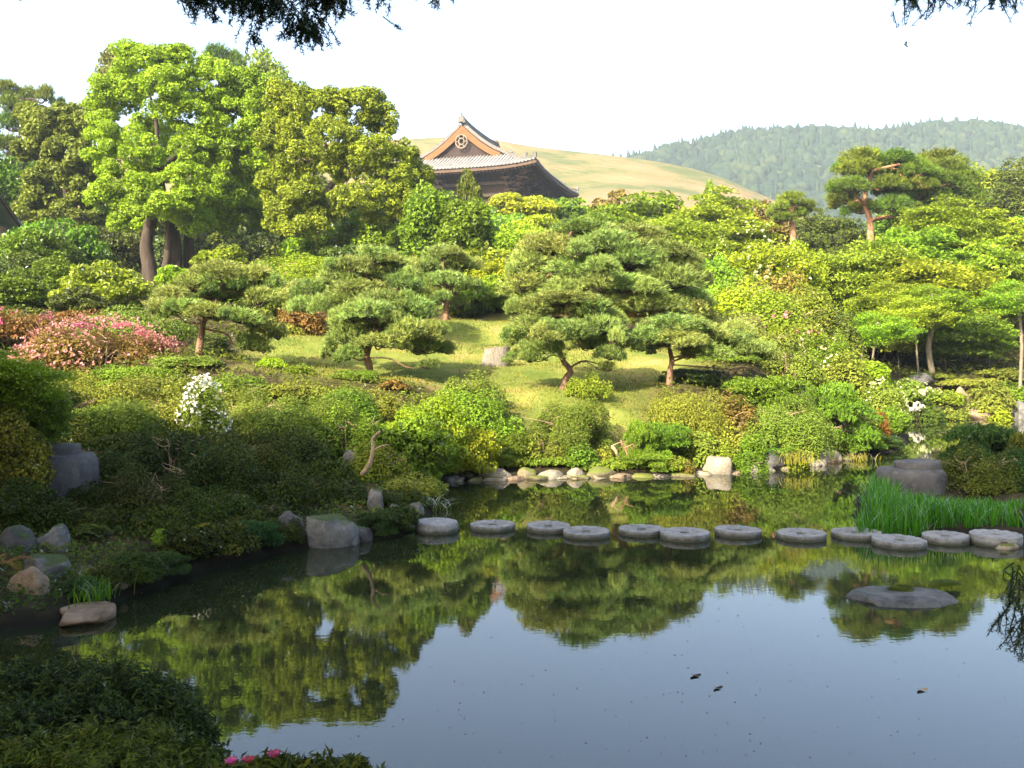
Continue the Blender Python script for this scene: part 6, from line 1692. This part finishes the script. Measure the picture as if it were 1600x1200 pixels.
# overhanging branches of the trees we stand under
def hanging(label, trunk, branches, clusters, seed, L=.034, mat='yew', name='yew_tree', wide=.26):
    r = np.random.default_rng(2100 + seed)
    p0 = np.array(trunk[0], float); p0[2] = T(p0[0], p0[1])
    root = thing(name, label, 'tree', p0)
    tp = np.array(trunk, float); tp[0, 2] = p0[2] - .2
    g = Geo(); tube(g, spline(tp, 10) - p0, np.linspace(.32, .16, 10), 10, rough=.05); link('trunk', g.mesh('trunk', True), M['bark_dark'], root)
    for b in branches:
        g = Geo(); bp_ = [tp[-1] if q is None else (np.array(q, float)) for q in b]
        tube(g, spline(bp_, 14) - p0, np.linspace(.06 if bp_[-1][2] < 3 else .10, .012, 14), 7, cap=False); link('branch', g.mesh('branch', True), M['bark_dark'], root)
    for (u, v, d, n, ln, sp) in clusters:
        g = Geo()
        top = P(u, v, d)
        for k in range(int(n * 2.6)):
            s = top + np.array((r.normal() * sp, r.normal() * sp * 1.4, r.uniform(-.02, .10)))
            l_ = ln * r.uniform(.55, 1.1)
            e = s + np.array((r.normal() * l_ * .42, r.normal() * l_ * .35, -l_ * r.uniform(.7, 1)))
            m_ = (s + e) / 2 + r.normal(size=3) * l_ * .07
            ax = spline([s, m_, e], 12)
            tube(g, ax - p0, np.linspace(.005, .002, 12), 3, cap=False, tint=.2)
            nl = int(l_ / .0035)
            t = r.uniform(.12, 1.0, nl) * 11
            i = np.clip(t.astype(int), 0, 10); f = (t - i)[:, None]
            c = ax[i] * (1 - f) + ax[i + 1] * f
            tg = nz(ax[i + 1] - ax[i])
            a_ = nz(tg * .75 + rdir(nl, r))
            ll = L * r.uniform(.6, 1.1, nl)
            leaves(g, c + a_ * (ll * .5)[:, None] - p0, rdir(nl, r), ll, ll * wide, r.uniform(size=nl), r, .03, axis=a_)
        link('foliage_spray', g.mesh('foliage_spray'), M[mat], root)
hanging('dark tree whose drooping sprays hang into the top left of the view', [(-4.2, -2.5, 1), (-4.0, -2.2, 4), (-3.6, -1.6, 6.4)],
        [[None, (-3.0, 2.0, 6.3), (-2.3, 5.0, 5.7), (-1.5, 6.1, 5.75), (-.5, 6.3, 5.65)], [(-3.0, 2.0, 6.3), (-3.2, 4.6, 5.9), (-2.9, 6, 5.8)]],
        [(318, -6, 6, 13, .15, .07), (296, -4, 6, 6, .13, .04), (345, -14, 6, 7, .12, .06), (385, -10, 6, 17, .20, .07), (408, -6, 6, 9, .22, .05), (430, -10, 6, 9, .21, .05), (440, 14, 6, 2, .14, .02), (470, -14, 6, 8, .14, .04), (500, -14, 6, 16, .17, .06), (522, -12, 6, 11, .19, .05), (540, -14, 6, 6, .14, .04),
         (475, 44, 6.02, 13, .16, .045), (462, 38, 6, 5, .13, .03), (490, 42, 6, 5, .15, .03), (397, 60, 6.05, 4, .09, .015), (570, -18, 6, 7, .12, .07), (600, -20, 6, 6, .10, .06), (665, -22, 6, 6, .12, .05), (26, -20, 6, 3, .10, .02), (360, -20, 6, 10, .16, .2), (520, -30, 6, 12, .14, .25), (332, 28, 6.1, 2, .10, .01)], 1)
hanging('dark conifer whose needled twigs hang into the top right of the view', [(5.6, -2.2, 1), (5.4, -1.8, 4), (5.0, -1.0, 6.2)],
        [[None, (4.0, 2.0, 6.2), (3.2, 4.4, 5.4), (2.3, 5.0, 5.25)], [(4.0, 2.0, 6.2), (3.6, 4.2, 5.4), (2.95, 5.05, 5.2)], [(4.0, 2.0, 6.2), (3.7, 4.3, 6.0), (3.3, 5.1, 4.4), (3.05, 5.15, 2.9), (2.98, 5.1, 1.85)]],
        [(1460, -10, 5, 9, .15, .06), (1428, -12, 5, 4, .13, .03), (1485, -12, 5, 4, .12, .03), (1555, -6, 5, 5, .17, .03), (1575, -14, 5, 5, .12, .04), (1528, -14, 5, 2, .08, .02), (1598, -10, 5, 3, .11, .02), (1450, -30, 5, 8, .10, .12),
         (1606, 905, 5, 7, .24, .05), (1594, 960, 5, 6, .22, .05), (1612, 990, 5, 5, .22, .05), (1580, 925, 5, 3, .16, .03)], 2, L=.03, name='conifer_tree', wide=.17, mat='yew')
# shade trees behind the viewpoint
for k, (x, y, R, h, lb) in enumerate(((-11, -4, 5.2, 17, 'tall evergreen shading the bank just left behind the viewpoint'), (-20, -2, 5.6, 18, 'tall evergreen shading the left bank'), (-6, -11, 5.5, 20, 'tall evergreen directly behind the viewpoint'), (-15, -12, 6, 21, 'tall evergreen in the second row behind the viewpoint'),
                                       (-29, -3, 6, 18, 'tall evergreen farthest left behind the viewpoint'), (-25, -13, 6, 21, 'tall evergreen at the left end of the second row'), (2, -13, 5.5, 20, 'tall evergreen right behind the viewpoint'), (-36, 3, 5.5, 12, 'tall evergreen beyond the left bank'), (-13, 4, 4.2, 13, 'evergreen standing left of the pond outside the view'), (-15, 10, 3.6, 8.5, 'lower evergreen beside the left bank outside the view'), (-21, 9, 4, 9.5, 'lower evergreen further left beside the bank'), (-8.2, -.5, 4.7, 19.5, 'evergreen left of the viewpoint'), (-4.6, -3.5, 5.2, 16.5, 'broad evergreen whose crown arches over the viewpoint'), (-17.5, 14.5, 3.6, 7, 'low evergreen beside the left bank outside the view'), (-13.5, 8, 3.2, 9.5, 'evergreen close beside the left bank outside the view'))):
    z = T(x, y)
    o = thing('evergreen_tree', lb, 'tree', (x, y, z), 'evergreens behind the viewpoint')
    link('trunk', trunk_mesh(k % 4), M['bark_dark'], o, (0, 0, 0), (h, h, h))
    b0 = .36 if k in (8, 11, 12) else .2
    ap = ratio(h * (1 - b0) / R)
    link('crown', crown_mesh('round', k % 3, .085, 90, 150, asp=ap), M['broad_dark'], o, (0, 0, h * b0), (R, R, h * (1 - b0) / ap), (0, 0, k))

# ------------------------------------------------------------------ ground cover, lawn grass, floating bits
r = np.random.default_rng(41)
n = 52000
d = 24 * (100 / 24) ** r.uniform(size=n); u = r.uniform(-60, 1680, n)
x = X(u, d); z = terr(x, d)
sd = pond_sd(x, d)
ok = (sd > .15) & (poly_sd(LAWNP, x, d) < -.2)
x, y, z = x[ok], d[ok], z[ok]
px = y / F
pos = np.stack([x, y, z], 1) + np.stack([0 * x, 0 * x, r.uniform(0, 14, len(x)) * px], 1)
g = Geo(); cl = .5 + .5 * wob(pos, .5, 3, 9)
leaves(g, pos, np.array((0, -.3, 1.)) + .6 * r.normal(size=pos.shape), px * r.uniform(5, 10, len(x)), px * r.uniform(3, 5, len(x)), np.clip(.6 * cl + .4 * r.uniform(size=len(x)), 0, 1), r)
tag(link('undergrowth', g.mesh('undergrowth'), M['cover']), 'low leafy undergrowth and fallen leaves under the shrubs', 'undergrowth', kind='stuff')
n = 30000
u = r.uniform(-40, 700, n); d = r.uniform(9, 24, n); x = X(u, d); sd = pond_sd(x, d); ok = sd > .1
x, y = x[ok], d[ok]; z = terr(x, y); px = y / F
pos = np.stack([x, y, z + r.uniform(0, .12, len(x))], 1)
g = Geo(); leaves(g, pos, np.array((0, -.2, 1.)) + .7 * r.normal(size=pos.shape), r.uniform(.05, .10, len(x)), r.uniform(.02, .045, len(x)), np.clip(.5 + .5 * wob(pos, .8, 3, 2), 0, 1) * r.uniform(.5, 1, len(x)), r)
tag(link('undergrowth', g.mesh('undergrowth'), M['fern']), 'dark ground cover leaves on the shaded left bank', 'undergrowth', kind='stuff')

n = 60000
u = r.uniform(370, 1160, n); d = r.uniform(25, 46, n); x = X(u, d)
s_ = poly_sd(LAWNP, x, d) + .5 * wob(np.stack([x, d, 0 * x], 1), 1.1, 3, 4); ok = s_ > -.2
x, y = x[ok], d[ok]; z = terr(x, y)
b = np.stack([x, y, z - .01], 1)
patch = wob(b, .7, 3, 6)
keep = patch > -.55 + .3 * r.normal(size=len(b)); b, patch = b[keep], patch[keep]
g = Geo()
needles(g, b, nz(np.array((0, 0, 1.)) + .55 * r.normal(size=b.shape)), r.uniform(.05, .13, len(b)), .03, np.clip(.5 - .35 * patch + .18 * r.normal(size=len(b)), 0, 1), r)
tag(link('lawn_grass', g.mesh('lawn_grass'), M['grass']), 'short sunlit grass on the lawn mound', 'grass', kind='stuff')

n = 260
pts = []
while len(pts) < n:
    v = r.uniform(870, 1190); u = r.uniform(200, 1600)
    if u < 380 and v > 1000: continue
    dd = WD(v); pts.append((X(u, dd), dd, .004))
pts = np.array(pts)
g = Geo(); leaves(g, pts, np.tile((0, 0, 1.), (n, 1)), pts[:, 1] / F * r.uniform(1.5, 5, n), pts[:, 1] / F * r.uniform(1.2, 3.5, n), r.uniform(size=n), r, .0)
tag(link('floating_petals', g.mesh('floating_petals'), M['floating']), 'tiny petals and specks drifting on the open water', 'petals', kind='stuff')
for (u, v, lb, s) in ((1087, 1057, 'dark oval leaf floating on the open water', .055), (1122, 1076, 'dark curled leaf floating right of the oval one', .045), (1441, 1079, 'thin tan leaf floating on the right of the open water', .05)):
    dd = WD(v); g = Geo()
    th = np.linspace(0, 6.283, 11)[:-1]
    rim = np.stack([np.cos(th) * s, np.sin(th) * s * .62, .004 + .020 * (.5 + .5 * np.sin(2 * th + 1))], 1)
    g.add(np.concatenate([rim, [(0, 0, .006)]]), t=[(j, (j + 1) % 10, 10) for j in range(10)])
    tag(link('floating_leaf', g.mesh('floating_leaf', True), M['bark_dark'] if u < 1400 else M['bark_pale'], None, (X(u, dd), dd, .002)), lb, 'leaf', 'leaves floating on the pond')

# small bird high at right
p = P(1415.5, 71, 45)
root = thing('flying_bird', 'tiny dark bird flying in the pale sky at upper right', 'bird', p)
g = Geo(); t = np.linspace(-1, 1, 9)
tube(g, np.stack([t * .11, 0 * t, -t * .09], 1), .035 * np.sqrt(np.clip(1.02 - t ** 2, 0, 1)) + .004, 7); link('body', g.mesh('body', True), M['bird'], root)
for s in (-1, 1):
    g = Geo(); g.add([(.03, 0, 0), (-.05, 0, .03), (-.10, s * .16, .10), (-.02, s * .20, .12), (-.15, s * .34, .10)], q=[(0, 1, 2, 3)], t=[(3, 2, 4)])
    link('wing', g.mesh('wing'), M['bird'], root)

# ------------------------------------------------------------------ haze
g = Geo(); box(g, (-1180, -60, -3), (1180, 1060, 275))
hm = bpy.data.materials.new('haze'); hm.use_nodes = True
nt = hm.node_tree; nt.nodes.clear()
out = nt.nodes.new('ShaderNodeOutputMaterial'); pv = nt.nodes.new('ShaderNodeVolumePrincipled')
pv.inputs['Color'].default_value = (.72, .84, 1.0, 1); pv.inputs['Density'].default_value = .00026; pv.inputs['Anisotropy'].default_value = .1
nt.links.new(pv.outputs[0], out.inputs['Volume'])
hz = tag(link('haze', g.mesh('haze'), hm), 'thin bluish summer haze filling the air', 'haze', kind='stuff')
